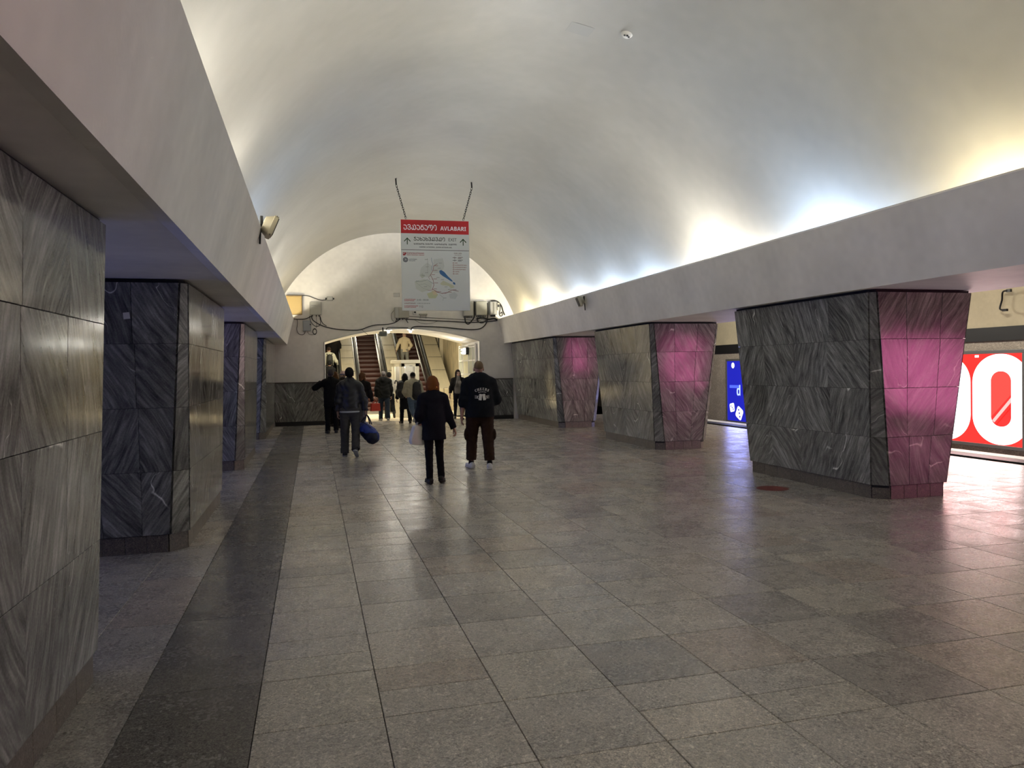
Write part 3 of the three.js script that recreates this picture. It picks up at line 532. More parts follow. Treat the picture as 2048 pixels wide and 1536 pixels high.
// loudspeakers on the beam edges
function loudspeaker(pos, ry, rx, label) {
  const o = thing('loudspeaker', label, 'loudspeaker', pos, ry); o.scale.setScalar(0.8);
  const tilt = new THREE.Group(); 
  const sh = (w, h, d) => { const s = new THREE.Shape(); const r = 0.03; s.moveTo(-w / 2 + r, -h / 2); s.lineTo(w / 2 - r, -h / 2); s.quadraticCurveTo(w / 2, -h / 2, w / 2, -h / 2 + r); s.lineTo(w / 2, h / 2 - r); s.quadraticCurveTo(w / 2, h / 2, w / 2 - r, h / 2); s.lineTo(-w / 2 + r, h / 2); s.quadraticCurveTo(-w / 2, h / 2, -w / 2, h / 2 - r); s.lineTo(-w / 2, -h / 2 + r); s.quadraticCurveTo(-w / 2, -h / 2, -w / 2 + r, -h / 2); return new THREE.ExtrudeGeometry(s, { depth: d, bevelEnabled: true, bevelSize: 0.008, bevelThickness: 0.008, bevelSegments: 2 }); };
  const turn = (g) => { g.rotateX(rx); return g; };
  const cone = new THREE.CylinderGeometry(0.21, 0.14, 0.1, 4, 1); cone.rotateY(Math.PI / 4); cone.rotateX(Math.PI / 2); cone.scale(1, 0.9, 1); cone.translate(0, 0, 0.06);
  part('housing', turn(cone), std([0.55, 0.5, 0.36], 0.45), o); part('front_shell', turn(sh(0.32, 0.29, 0.05).translate(0, 0, 0.115)), std([0.58, 0.53, 0.38], 0.45), o);
  part('grille', turn(box(0.28, 0.25, 0.01, 0, 0, 0.178)), M.black, o); part('seam', turn(merge([box(0.335, 0.006, 0.008, 0, 0.148, 0.14), box(0.335, 0.006, 0.008, 0, -0.148, 0.14), box(0.006, 0.29, 0.008, 0.164, 0, 0.14), box(0.006, 0.29, 0.008, -0.164, 0, 0.14)])), M.blackMetal, o);
  part('bracket', merge([box(0.05, 0.2, 0.04, 0, 0, -0.01, 0.005), bar([0, -0.1, -0.03], [0, -0.3, -0.04], 0.014, 8)]), M.blackMetal, o);
}
loudspeaker([-0.52, 3.37, -9.0], 1.75, 0.4, 'cream box loudspeaker clamped to the top edge of the left beam');
loudspeaker([5.95, 3.20, -15.95], -1.75, 0.4, 'cream box loudspeaker clamped to the top edge of the right beam');

// ---------- fittings on the end wall ----------
const ZW = ZE;   // boxes stand proud of this plane
function wallBox(name, x0, y0, x1, y1, d, mat, label, cat, extra) {
  const o = thing(name, label, cat, [(x0 + x1) / 2, (y0 + y1) / 2, ZW]);
  const w = x1 - x0, h = y1 - y0;
  part('case', box(w, h, d, 0, 0, d / 2, Math.min(0.015, d / 4)), mat, o); if (extra) extra(o, w, h, d); return o;
}
const boxGrey = std([0.46, 0.46, 0.42], 0.45), boxBlue = std([0.30, 0.33, 0.36], 0.4), boxTan = std([0.42, 0.40, 0.35], 0.5);
wallBox('yellow_cabinet', -0.74, 3.45, -0.28, 4.02, 0.2, std([0.52, 0.36, 0.12], 0.5), 'flat yellow cabinet on the end wall beside the left beam', 'cabinet', (o, w, h, d) => { part('top_edge', box(w + 0.02, 0.03, d + 0.03, 0, h / 2 + 0.005, d / 2), std([0.16, 0.11, 0.05], 0.6), o); part('door', box(w - 0.05, h - 0.06, 0.012, 0, -0.01, d + 0.004, 0.004), std([0.55, 0.39, 0.14], 0.5), o); });
wallBox('equipment_box', -0.05, 3.44, 0.30, 3.85, 0.12, boxGrey, 'pale square equipment box with cables below, right of the yellow cabinet', 'equipment box', (o, w, h, d) => { part('lid', box(w - 0.02, h - 0.03, 0.012, 0, 0.005, d + 0.004, 0.004), boxGrey, o); part('marking', box(0.14, 0.012, 0.002, -0.06, 0.09, d + 0.011), std([0.25, 0.25, 0.24], 0.6), o); for (const x of [-0.1, 0.02, 0.1]) part('gland', new THREE.CylinderGeometry(0.016, 0.016, 0.05, 10).translate(x, -h / 2 - 0.02, d / 2), M.black, o); });
wallBox('switch_box', 0.47, 3.895, 0.66, 4.02, 0.07, boxGrey, 'small rounded pale junction box at the end of a cable, high on the end wall', 'junction box', (o, w, h, d) => { part('lid', box(w - 0.04, h - 0.03, 0.01, 0, 0, d + 0.003, 0.003), M.white, o); for (const s of [-1, 1]) part('gland', new THREE.CylinderGeometry(0.03, 0.022, 0.05, 10).rotateZ(Math.PI / 2).translate(s * (w / 2 + 0.015), 0, d / 2), M.black, o); });
wallBox('meter_box', -0.27, 2.94, -0.03, 3.27, 0.1, boxBlue, 'small bluish grey box with a dark keyhole, low beside the left beam', 'meter box', (o, w, h, d) => { part('lid', box(w - 0.03, h - 0.04, 0.02, 0.005, 0, d + 0.005, 0.008), std([0.36, 0.39, 0.43], 0.3), o); part('knob', new THREE.CylinderGeometry(0.02, 0.02, 0.03, 12).rotateX(Math.PI / 2).translate(w / 2 - 0.01, 0.04, d + 0.02), M.black, o); });
wallBox('wall_plate', 2.55, 4.03, 2.745, 4.16, 0.03, M.white, 'blank white plate on the end wall, left of the hanging sign', 'wall plate', (o, w, h, d) => part('rim', merge([box(w, 0.008, 0.006, 0, h / 2 - 0.01, d + 0.002), box(w, 0.008, 0.006, 0, -h / 2 + 0.01, d + 0.002), box(0.012, h, 0.006, w / 2 - 0.01, 0, d + 0.002)]), std([0.35, 0.33, 0.3], 0.6), o));
wallBox('equipment_box', 2.57, 3.35, 3.02, 3.69, 0.18, boxTan, 'grey metal box low behind the left bottom corner of the hanging sign', 'equipment box', (o, w, h, d) => { part('side_panel', box(0.1, h - 0.02, 0.015, -w / 2 + 0.06, 0, d + 0.004), boxGrey, o); part('cover', box(w - 0.14, h - 0.03, 0.015, 0.06, 0, d + 0.004, 0.005), boxTan, o); for (const x of [-0.17, -0.08, 0.03, 0.16]) part('gland', new THREE.CylinderGeometry(0.014, 0.014, 0.06, 8).translate(x, -h / 2 - 0.03, d / 2), M.black, o); });
wallBox('small_device', 3.16, 3.47, 3.28, 3.58, 0.06, M.white, 'tiny white device with a black window under the hanging sign', 'device', (o, w, h, d) => part('window', box(w * 0.55, h * 0.45, 0.005, 0.005, 0.015, d + 0.003), M.black, o));
wallBox('bracket_shelf', 3.36, 3.44, 3.62, 3.5, 0.12, boxTan, 'narrow grey bracket on the end wall under the middle of the hanging sign', 'bracket', (o, w, h, d) => part('arm', merge([bar([-0.09, -0.03, d / 2], [-0.1, -0.12, 0.01], 0.008, 6), bar([0.09, -0.03, d / 2], [0.1, -0.12, 0.01], 0.008, 6)]), boxTan, o));
const radio = (x0, y0, x1, y1, label, mat, more) => wallBox('radio_unit', x0, y0, x1, y1, 0.18, mat, label, 'radio unit', (o, w, h, d) => {
  part('front_cover', box(w - 0.03, h - 0.03, 0.02, 0, 0, d + 0.006, 0.008), mat, o);
  for (let i = 0; i < 6; i++) part('connector', new THREE.CylinderGeometry(0.014, 0.018, 0.06, 8).translate(-w / 2 + 0.05 + i * (w - 0.1) / 5, -h / 2 - 0.03, d / 2), M.black, o);
  if (more) more(o, w, h, d);
});
radio(4.79, 3.42, 5.13, 3.89, 'pale radio unit partly behind the right edge of the hanging sign', boxGrey);
radio(5.21, 3.44, 5.585, 3.9, 'pale square radio unit, middle of the three right of the hanging sign', std([0.45, 0.45, 0.38], 0.45));
radio(5.68, 3.46, 5.92, 3.9, 'narrow grey radio unit nearest the right beam', std([0.34, 0.34, 0.32], 0.4), (o, w, h, d) => { part('slot', box(0.05, h - 0.08, 0.01, 0, 0, d + 0.016), std([0.16, 0.16, 0.14], 0.6), o); });
wallBox('power_unit', 5.95, 3.62, 6.04, 3.86, 0.1, boxGrey, 'small white power unit with a dark window in the cable tangle by the right beam', 'power unit', (o, w, h, d) => part('window', box(w * 0.7, 0.08, 0.005, 0, 0.02, d + 0.003), M.black, o));
const W = (x, y, d = 0.03) => [x, y, ZW + d];
const cables = [
  ['cable', [W(-0.72, 4.05), W(-0.3, 4.05), W(-0.1, 4.04), W(0.15, 3.95), W(0.3, 3.91), W(0.46, 3.92)], 0.012, 'black cable running from the yellow cabinet to the small junction box'],
  ['cable', [W(-0.6, 3.33), W(-0.4, 3.31), W(-0.2, 3.32), W(-0.06, 3.38), W(0.01, 3.42, 0.06)], 0.013, 'black cable running under the yellow cabinet to the pale equipment box'],
  ['cable', [W(-0.52, 3.33), W(-0.44, 3.3), W(-0.43, 3.15), W(-0.45, 3.0), W(-0.42, 2.9), W(-0.36, 2.84), W(-0.28, 2.83), W(-0.22, 2.87), W(-0.2, 2.95)], 0.009, 'thin cable looping down left of the bluish meter box'],
  ['cable', [W(0.0, 3.4, 0.06), W(0.03, 3.3), W(0.15, 3.2), W(0.35, 3.1), W(0.65, 3.02), W(1.0, 2.98), W(1.4, 2.97), W(1.55, 3.0), W(1.75, 3.08), W(1.95, 3.13), W(2.3, 3.15), W(2.55, 3.2), W(2.75, 3.32)], 0.014, 'long black cable sagging across the end wall left of the sign'],
  ['cable', [W(-0.06, 3.42), W(-0.03, 3.25), W(0.06, 3.13), W(0.14, 3.09), W(0.22, 3.11), W(0.27, 3.2), W(0.26, 3.3), W(0.25, 3.42, 0.06)], 0.010, 'black cable hanging in a loop below the pale equipment box'],
  ['cable', [W(0.14, 3.42, 0.05), W(0.15, 3.2), W(0.14, 3.04)], 0.005, 'thin grey wire dropping to the coiled ring on the end wall'],
  ['cable', [W(0.26, 3.4, 0.06), W(0.29, 3.28), W(0.34, 3.18), W(0.45, 3.1)], 0.010, 'short black cable joining the long cable under the equipment box'],
  ['cable', [W(-0.13, 2.93), W(-0.1, 2.86), W(0.0, 2.83), W(0.08, 2.84)], 0.006, 'thin grey wire from the meter box to the coiled ring'],
  ['cable', [W(1.53, 2.99), W(1.6, 2.92), W(1.7, 2.84), W(1.8, 2.76), W(1.86, 2.72), W(1.9, 2.74)], 0.006, 'loose thin wire dangling over the top of the opening'],
  ['cable', [W(2.75, 3.32), W(2.6, 3.22), W(2.64, 3.3), W(2.9, 3.33), W(3.0, 3.2)], 0.012, 'tangled black cables below the grey metal box'],
  ['cable', [W(2.56, 3.6), W(2.48, 3.5), W(2.47, 3.38), W(2.5, 3.28), W(2.56, 3.24)], 0.006, 'thin wire bowing out left of the grey metal box'],
  ['cable', [W(2.95, 3.32), W(3.3, 3.3), W(3.9, 3.27), W(4.5, 3.24), W(5.1, 3.22), W(5.6, 3.24), W(5.95, 3.28)], 0.016, 'thick black cable running along the wall below the sign'],
  ['cable', [W(3.0, 3.42), W(3.6, 3.37), W(4.3, 3.34), W(4.9, 3.3), W(5.4, 3.28)], 0.008, 'thin grey cable running just above the thick one below the sign'],
  ['cable', [W(3.2, 3.3), W(3.4, 3.2), W(3.6, 3.17), W(3.8, 3.2), W(4.0, 3.27)], 0.005, 'thin grey wire drooping below the thick cable under the sign'],
  ['cable', [W(2.3, 2.97), W(2.31, 3.02), W(2.36, 3.05), W(2.7, 3.05), W(3.0, 3.04)], 0.012, 'black cable feeding the left lamp under the arch'],
  ['cable', [W(3.09, 2.94), W(3.1, 3.02), W(3.18, 3.07), W(3.6, 3.08), W(4.2, 3.05), W(4.7, 3.0), W(5.15, 2.98), W(5.4, 3.02), W(5.55, 3.14), W(5.62, 3.3), W(5.62, 3.5, 0.1), W(5.62, 3.85, 0.1)], 0.018, 'heavy black cable swooping from the radio units to the right lamp under the arch'],
  ['cable', [W(5.17, 3.9, 0.12), W(5.17, 3.6, 0.12), W(5.16, 3.38, 0.1), W(5.08, 3.25), W(4.98, 3.16), W(4.9, 3.2), W(4.86, 3.36, 0.06)], 0.02, 'thick black cable between the first two radio units looping below them'],
  ['cable', [W(5.28, 3.38, 0.08), W(5.3, 3.26), W(5.4, 3.2), W(5.5, 3.22), W(5.58, 3.3)], 0.012, 'black cable looping under the middle radio unit'],
  ['cable', [W(5.75, 3.92, 0.06), W(5.88, 3.93, 0.05), W(6.02, 3.88), W(6.12, 3.74), W(6.16, 3.6), W(6.22, 3.46)], 0.022, 'thick black cable arching over the narrow radio unit to the right beam'],
  ['cable', [W(6.08, 3.8), W(6.06, 3.62), W(6.04, 3.5), W(6.08, 3.42), W(6.14, 3.46), W(6.12, 3.56), W(6.07, 3.5)], 0.014, 'black cable coiled in a loop beside the narrow radio unit'],
  ['cable', [W(5.25, 3.33, 0.06), W(5.45, 3.36, 0.08), W(5.65, 3.32, 0.07), W(5.85, 3.34, 0.08), W(5.96, 3.3)], 0.028, 'bundle of black cables under the radio units near the right beam'],
];
for (const [n, p, r, label] of cables) single(n, tube(p, r, 6), M.cable, label, 'cable');
single('cable_ring', new THREE.TorusGeometry(0.075, 0.014, 8, 24).scale(0.75, 1.15, 1).translate(0.085, 2.93, ZW + 0.02), M.cable, 'small coiled ring of black cable hanging right of the meter box', 'cable');

// ---------- lamps under the arch ----------
{
  const o = thing('horn_speaker', 'grey rounded lamp housing hanging under the crown of the arch, left of centre', 'lamp', [2.19, 2.845, ZE + 0.13]);
  part('body', box(0.26, 0.16, 0.2, 0, 0, 0, 0.05), std([0.16, 0.17, 0.15], 0.5), o); part('arm', bar([0, 0.06, 0], [0.0, 0.2, -0.1], 0.02), M.blackMetal, o);
}
for (const [x, label, z] of [[2.38, 'small white bulb lamp under the arch beside the grey housing', ZE - 0.12], [3.09, 'flat white disc lamp under the crown of the arch', ZE - 0.12]]) {
  const y = archY(x) - 0.02, o = thing('arch_lamp', label, 'lamp', [x, y, z]);
  part('plate', new THREE.CylinderGeometry(0.11, 0.12, 0.025, 24).translate(0, -0.015, 0), M.white, o);
  part('bulb', new THREE.SphereGeometry(0.05, 16, 10).translate(0, -0.07, 0), M.glow(NEUTRAL, 4), o);
  const L = new THREE.PointLight(new THREE.Color(...NEUTRAL), 2.5, 0, 2); L.position.set(0, -0.07, 0); L.castShadow = true; L.shadow.radius = 3; o.add(L);
}
// ---------- escalator hall ----------
const Z0 = -31, TAN = 0.577, incl = (z) => (Z0 - z) * TAN, ANG = Math.atan(TAN);
M.stone = new THREE.MeshStandardMaterial({ map: rep(PLASTER_C, 0.7), color: new THREE.Color(0.5, 0.45, 0.33), roughness: 0.4, bumpMap: rep(PLASTER_B, 0.5), bumpScale: 0.004 });
const TRAV = tex(512, (u, v) => { const g = 0.62 + 0.22 * (vn(u * 40, v * 5, 40, 5, 51) - 0.5) + 0.16 * (vn(u * 110, v * 12, 110, 12, 52) - 0.5) + 0.1 * (vn(u * 8, v * 4, 8, 4, 53) - 0.5); return [g * 1.05, g * 0.97, g * 0.78]; });
M.travertine = new THREE.MeshStandardMaterial({ map: rep(TRAV, 0.5), color: new THREE.Color(1, 1, 1), roughness: 0.45 });
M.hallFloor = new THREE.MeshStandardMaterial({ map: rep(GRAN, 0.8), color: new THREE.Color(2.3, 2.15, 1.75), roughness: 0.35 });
struct('floor_hall', box(6.1, 0.3, 6.9, 2.75, -0.15, -25.1 - 3.6 + 0.0), M.hallFloor).position.y = 0.001;
struct('step_threshold', box(5.0, 0.012, 0.5, 2.86, 0.004, -25.2), M.hallFloor);
struct('wall_hall_right', box(0.3, 11, 6.8, 5.95, 5.3, -30.6), M.travertine);
struct('wall_tunnel_right', box(0.3, 18, 14, 5.80, 8.4, -41), M.cream);
struct('wall_hall_left', box(0.3, 18, 24, -0.45, 8.4, -37), M.cream);
struct('ceiling_hall', box(6.8, 0.3, 8, 2.75, 4.6, -28.6), M.cream);
{
  const P = [[-32.4, 4.45], [-48, 4.45 + 15.6 * TAN], [-48, 4.75 + 15.6 * TAN], [-32.4, 4.75]];
  const g = prismZ(P, -3.0, 3.6); g.rotateY(-Math.PI / 2); // x->z
  const pos = g.attributes.position; for (let i = 0; i < pos.count; i++) { const x = pos.getX(i), y = pos.getY(i), z = pos.getZ(i); pos.setXYZ(i, 2.75 - x, y, z); }
  g.computeVertexNormals(); struct('ceiling_incline', g, M.cream);
}
struct('wall_top', box(7, 10, 0.3, 2.75, 12, -48), M.cream);
// two black squares on the tunnel lining, and the dark joint line
{
  const o = thing('wall_mark', 'two small black squares set diagonally on the cream lining beside the right escalator', 'marker', [5.64, 3.35, -35.6]);
  part('square', box(0.01, 0.16, 0.2, 0, 0.08, -0.12), M.black, o); part('square', box(0.01, 0.16, 0.2, 0, -0.08, 0.1), M.black, o);
  single('cable', tube([[5.615, 4.4, -34.1], [5.615, 3.5, -34.12], [5.615, 2.9, -34.1], [5.615, 2.75, -34.12], [5.615, 2.7, -34.3], [5.615, 2.9, -35]], 0.022, 6), M.cable, 'dark cable running down the joint between travertine and cream lining', 'cable');
}
M.stepBrown = std([0.085, 0.028, 0.018], 0.42); M.stepEdge = std([0.04, 0.013, 0.01], 0.5);
M.rail = std([0.012, 0.012, 0.012], 0.35); M.panelDark = std([0.05, 0.048, 0.04], 0.3, { metalness: 0.4 }); M.chrome = std([0.62, 0.6, 0.55], 0.22, { metalness: 1 });
const slope = (geo, x, z, dy) => { geo.rotateX(ANG); geo.translate(x, incl(z) + dy, z); return geo; };
function escalator(cx, label, deckW) {
  const o = thing('escalator', label, 'escalator', [cx, 0, Z0], 0);
  // steps: rounded risers
  const pr = new THREE.Shape(); pr.moveTo(0, 0); pr.quadraticCurveTo(0.07, 0.09, 0.02, 0.2); pr.lineTo(-0.36, 0.2); pr.lineTo(-0.36, 0);
  const sg = new THREE.ExtrudeGeometry(pr, { depth: 0.92, bevelEnabled: false }); sg.rotateY(-Math.PI / 2); sg.translate(0.46, 0, 0);
  const fix = sg; // now x spans -0.46..0.46, z = former x
  const nose = bar([-0.46, 0.195, 0.015], [0.46, 0.195, 0.015], 0.01, 6);
  for (let i = 0; i < 34; i++) {
    const z = -0.15 - i * 0.352, st = part('step', fix, M.stepBrown, o); st.position.set(0, i * 0.352 * TAN - 0.02, z);
    const e = part('step_edge', nose, M.stepEdge, st); 
  }
  part('landing_plate', box(1.16, 0.02, 2.0, 0, 0.012, 0.85, 0.004), std([0.45, 0.42, 0.34], 0.35, { metalness: 0.6 }), o); part('comb', box(0.92, 0.03, 0.12, 0, 0.025, -0.06), std([0.5, 0.48, 0.4], 0.4), o);
  const L = 14, off = L / 2, cosA = Math.cos(ANG), sinA = Math.sin(ANG);
  for (const s of [-1, 1]) {
    const inc = (w, h, x, up, shift = 0) => { const g = new THREE.BoxGeometry(w, h, L); g.rotateX(ANG); g.translate(x, up + off * sinA, -off * cosA + shift); return g; };
    part('balustrade', merge([inc(0.06, 0.85, s * 0.52, 0.42), box(0.06, 0.86, 0.9, s * 0.52, 0.43, 0.4)]), M.panelDark, o);
    part('skirt_panel', merge([inc(0.03, 0.3, s * 0.475, 0.06), inc(0.05, 0.04, s * 0.5, 0.86), inc(0.06, 0.03, s * 0.57, 0.80), inc(0.03, 0.03, s * 0.51, 0.5)]), M.chrome, o);
    const rp = [[s * 0.60, 0.35, 0.92], [s * 0.60, 0.62, 1.02], [s * 0.60, 0.9, 0.86], [s * 0.60, 0.96, 0.5], [s * 0.60, 0.99, 0.1]];
    for (let i = 1; i < 12; i++) rp.push([s * 0.60, 0.95 + i * 1.1 * sinA, -i * 1.1 * cosA]);
    part('handrail', tube(rp, 0.045, 8), M.rail, o);
    part('outer_panel', merge([inc(0.12, 0.1, s * 0.62, 0.86)]), M.chrome, o);
  }
  if (deckW) {
    const g = new THREE.BoxGeometry(deckW, 0.9, L); g.rotateX(ANG); g.translate(0.66 + deckW / 2, 0.46 + off * sinA, -off * cosA);
    const d = part('deck', merge([g, box(deckW, 0.92, 1.1, 0.66 + deckW / 2, 0.46, 0.35, 0.02)]), M.stone, o, 'cream stone deck beside the handrail');
    for (let i = 1; i < 12; i++) { const t = new THREE.BoxGeometry(deckW - 0.01, 0.008, 0.02); t.rotateX(ANG); t.translate(0.66 + deckW / 2, 0.915 / Math.cos(ANG) * 0.9 + 0.155 + i * 1.15 * sinA, -i * 1.15 * cosA); part('deck_joint', t, M.grout, d); }
  }
  return o;
}
escalator(0.52, 'left escalator carrying people up, partly hidden by the opening', 0.54);
escalator(2.42, 'middle empty escalator with brown steps behind the crowd', 0.5);
escalator(4.28, 'right escalator with brown steps, a man in beige riding down', 0.64);
// ---------- attendant booth ----------
{
  const x0 = -0.42, x1 = 0.42, h = 2.03, o = thing('attendant_booth', 'white glazed attendant booth at the foot of the escalators', 'booth', [3.2, 0, -26.6], 0);
  M.booth = std([0.72, 0.68, 0.54], 0.45); M.glass = new THREE.MeshPhysicalMaterial({ color: 0xffffff, transmission: 1, roughness: 0.05, thickness: 0, ior: 1.5 });
  const pts = [[-0.42, -0.25], [-0.17, 0.12], [0.42, 0.12], [0.42, -0.6], [-0.42, -0.6]];
  const fr = [], pn = [];
  pts.forEach((p, i) => {
    const q = pts[(i + 1) % 5], L = Math.hypot(q[0] - p[0], q[1] - p[1]), a = Math.atan2(-(q[1] - p[1]), q[0] - p[0]), mx = (p[0] + q[0]) / 2, mz = (p[1] + q[1]) / 2;
    const place = (g) => { g.rotateY(a); g.translate(mx, 0, mz); return g; };
    const st = Math.min(0.1, L * 0.2);
    fr.push(place(box(st, h - 0.1, 0.05, -L / 2 + st / 2, (h - 0.1) / 2, 0)), place(box(st, h - 0.1, 0.05, L / 2 - st / 2, (h - 0.1) / 2, 0)), place(box(L, 0.12, 0.05, 0, h - 0.16, 0)), place(box(L, 0.75, 0.04, 0, 0.375, 0)));
    const g = place(box(L - st * 2, h - 0.95, 0.008, 0, 0.75 + (h - 0.95) / 2 - 0.03, 0)); part('pane', g, M.glass, o);
  });
  part('frame', merge(fr), M.booth, o);
  const sh = new THREE.Shape(); [[-0.47, -0.27], [-0.19, 0.17], [0.47, 0.17], [0.47, -0.65], [-0.47, -0.65]].forEach(([a, b], i) => (i ? sh.lineTo(a, -b) : sh.moveTo(a, -b)));
  const rg = new THREE.ExtrudeGeometry(sh, { depth: 0.1, bevelEnabled: true, bevelSize: 0.01, bevelThickness: 0.01, bevelSegments: 1 }); rg.rotateX(-Math.PI / 2); rg.translate(0, h - 0.1, 0); part('roof', rg, M.booth, o);
  part('inner_wall', box(0.7, 1.2, 0.03, 0.04, 1.3, -0.54), std([0.2, 0.19, 0.17], 0.6), o);
  const st = canvasTex(256, 192, (x, w, hh) => { x.fillStyle = '#e8e6da'; x.fillRect(0, 0, w, hh); x.strokeStyle = '#222'; x.lineWidth = 16; x.beginPath(); x.moveTo(50, 50); x.lineTo(90, 84); x.lineTo(50, 118); x.moveTo(60, 84); x.lineTo(150, 84); x.stroke(); x.fillStyle = '#222'; x.fillRect(120, 62, 90, 14); x.fillRect(150, 88, 64, 12); x.fillStyle = '#999'; x.fillRect(40, 150, 170, 8); });
  const pl = box(0.27, 0.2, 0.008, 0.08, 1.74, 0.15); part('notice', pl, new THREE.MeshStandardMaterial({ map: st, roughness: 0.5 }), o, 'white notice with a black arrow');
  part('desk', box(0.6, 0.04, 0.3, 0.1, 0.95, -0.2), std([0.25, 0.17, 0.1], 0.5), o);
  const L = new THREE.PointLight(new THREE.Color(...NEUTRAL), 0.6, 0, 2); L.position.set(0, 1.8, -0.25); L.castShadow = true; part('bulb', new THREE.SphereGeometry(0.04, 12, 8).translate(0, 1.8, -0.25), M.glow(NEUTRAL, 4), o); o.add(L);
}
// ---------- glazed partition at the right of the opening ----------
{
  const o = thing('glazed_partition', 'white framed partition of pale panes along the right side of the passage', 'partition', [5.3, 0, -25.85]);
  const z0 = 1.25, z1 = -1.6, L = z0 - z1, fr = [];
  M.frost = std([0.50, 0.52, 0.44], 0.25); M.milk = std([0.72, 0.70, 0.52], 0.35);
  const cols = [z0, z0 - 0.42, z0 - 1.15, z0 - 2.15, z1], rowsY = [0.05, 0.5, 1.02, 1.5, 1.98, 2.45];
  for (const z of cols) fr.push(box(0.06, 2.5, 0.05, 0, 1.27, z)); for (const y of [...rowsY, 2.52]) fr.push(box(0.05, 0.045, L, 0, y, (z0 + z1) / 2));
  part('frame', merge(fr), M.white, o);
  for (let i = 0; i < 4; i++) for (let j = 0; j < 5; j++) part('pane', box(0.015, rowsY[j + 1] - rowsY[j] - 0.045, cols[i] - cols[i + 1] - 0.05, 0.0, (rowsY[j] + rowsY[j + 1]) / 2, (cols[i] + cols[i + 1]) / 2), i === 2 ? M.milk : M.frost, o);
  part('foot', box(0.12, 0.05, L, -0.02, 0.03, (z0 + z1) / 2, 0.01), M.black, o);
  const q = thing('strip_lamp', 'bright twin tube lamp with a black end fixed high on the glazed partition', 'lamp', [5.22, 2.32, -26.05]);
  part('base', box(0.04, 0.24, 0.75, 0.03, 0, 0), M.white, q); for (const y of [0.055, -0.055]) part('tube_lamp', bar([-0.03, y, -0.36], [-0.03, y, 0.36], 0.04, 12), M.glow([1, 0.98, 0.88], 3.5), q); part('end_cap', box(0.08, 0.26, 0.06, 0, 0, 0.4), M.black, q);
  const Lg = new THREE.RectAreaLight(new THREE.Color(1, 0.97, 0.86), 30, 0.7, 0.2); Lg.position.set(-0.09, 0, 0); Lg.rotation.y = Math.PI / 2; q.add(Lg);
}
// barrier rails and a low white cabinet beside the right escalator
{
  const o = thing('barrier_rail', 'low chrome barrier posts beside the foot of the right escalator', 'barrier', [5.3, 0, -29.0]);
  part('rail', merge([bar([-0.35, 0.95, 0], [0.35, 0.95, 0], 0.025), bar([-0.35, 0.5, 0], [0.35, 0.5, 0], 0.02)]), M.chrome, o); for (const x of [-0.35, -0.1, 0.12, 0.35]) part('post', bar([x, 0, 0], [x, 0.95, 0], 0.025), M.chrome, o);
  const c = thing('low_cabinet', 'low white cabinet at the foot of the glazed partition', 'cabinet', [5.05, 0, -26.3]);
  part('case', box(0.3, 0.82, 0.5, 0, 0.46, 0, 0.01), std([0.68, 0.66, 0.55], 0.4), c); part('door', box(0.26, 0.7, 0.012, 0, 0.46, 0.255, 0.004), std([0.72, 0.70, 0.58], 0.4), c); part('plinth', box(0.28, 0.06, 0.48, 0, 0.03, 0), M.black, c);
}
// ceiling panels that light the escalator hall (above the view)
for (const [x, y, z, k, label] of [[1.4, 4.42, -28.2, 1, 'square ceiling lamp over the left of the escalator foot, above the view'], [4.2, 4.42, -28.2, 1, 'square ceiling lamp over the right of the escalator foot, above the view'], [2.75, 7.4, -37.5, 1.2, 'square lamp above the escalator incline, out of view']]) {
  const o = thing('ceiling_lamp', label, 'lamp', [x, y, z]);
  part('housing', box(1.3, 0.06, 1.3, 0, 0.04, 0, 0.01), M.white, o); part('diffuser', box(1.2, 0.02, 1.2, 0, 0, 0), M.glow(NEUTRAL, 2), o);
  const L = new THREE.RectAreaLight(new THREE.Color(1, 0.92, 0.72), HALL_PANEL * k, 1.2, 1.2); L.position.set(0, -0.03, 0); L.rotation.x = -Math.PI / 2; o.add(L);
}

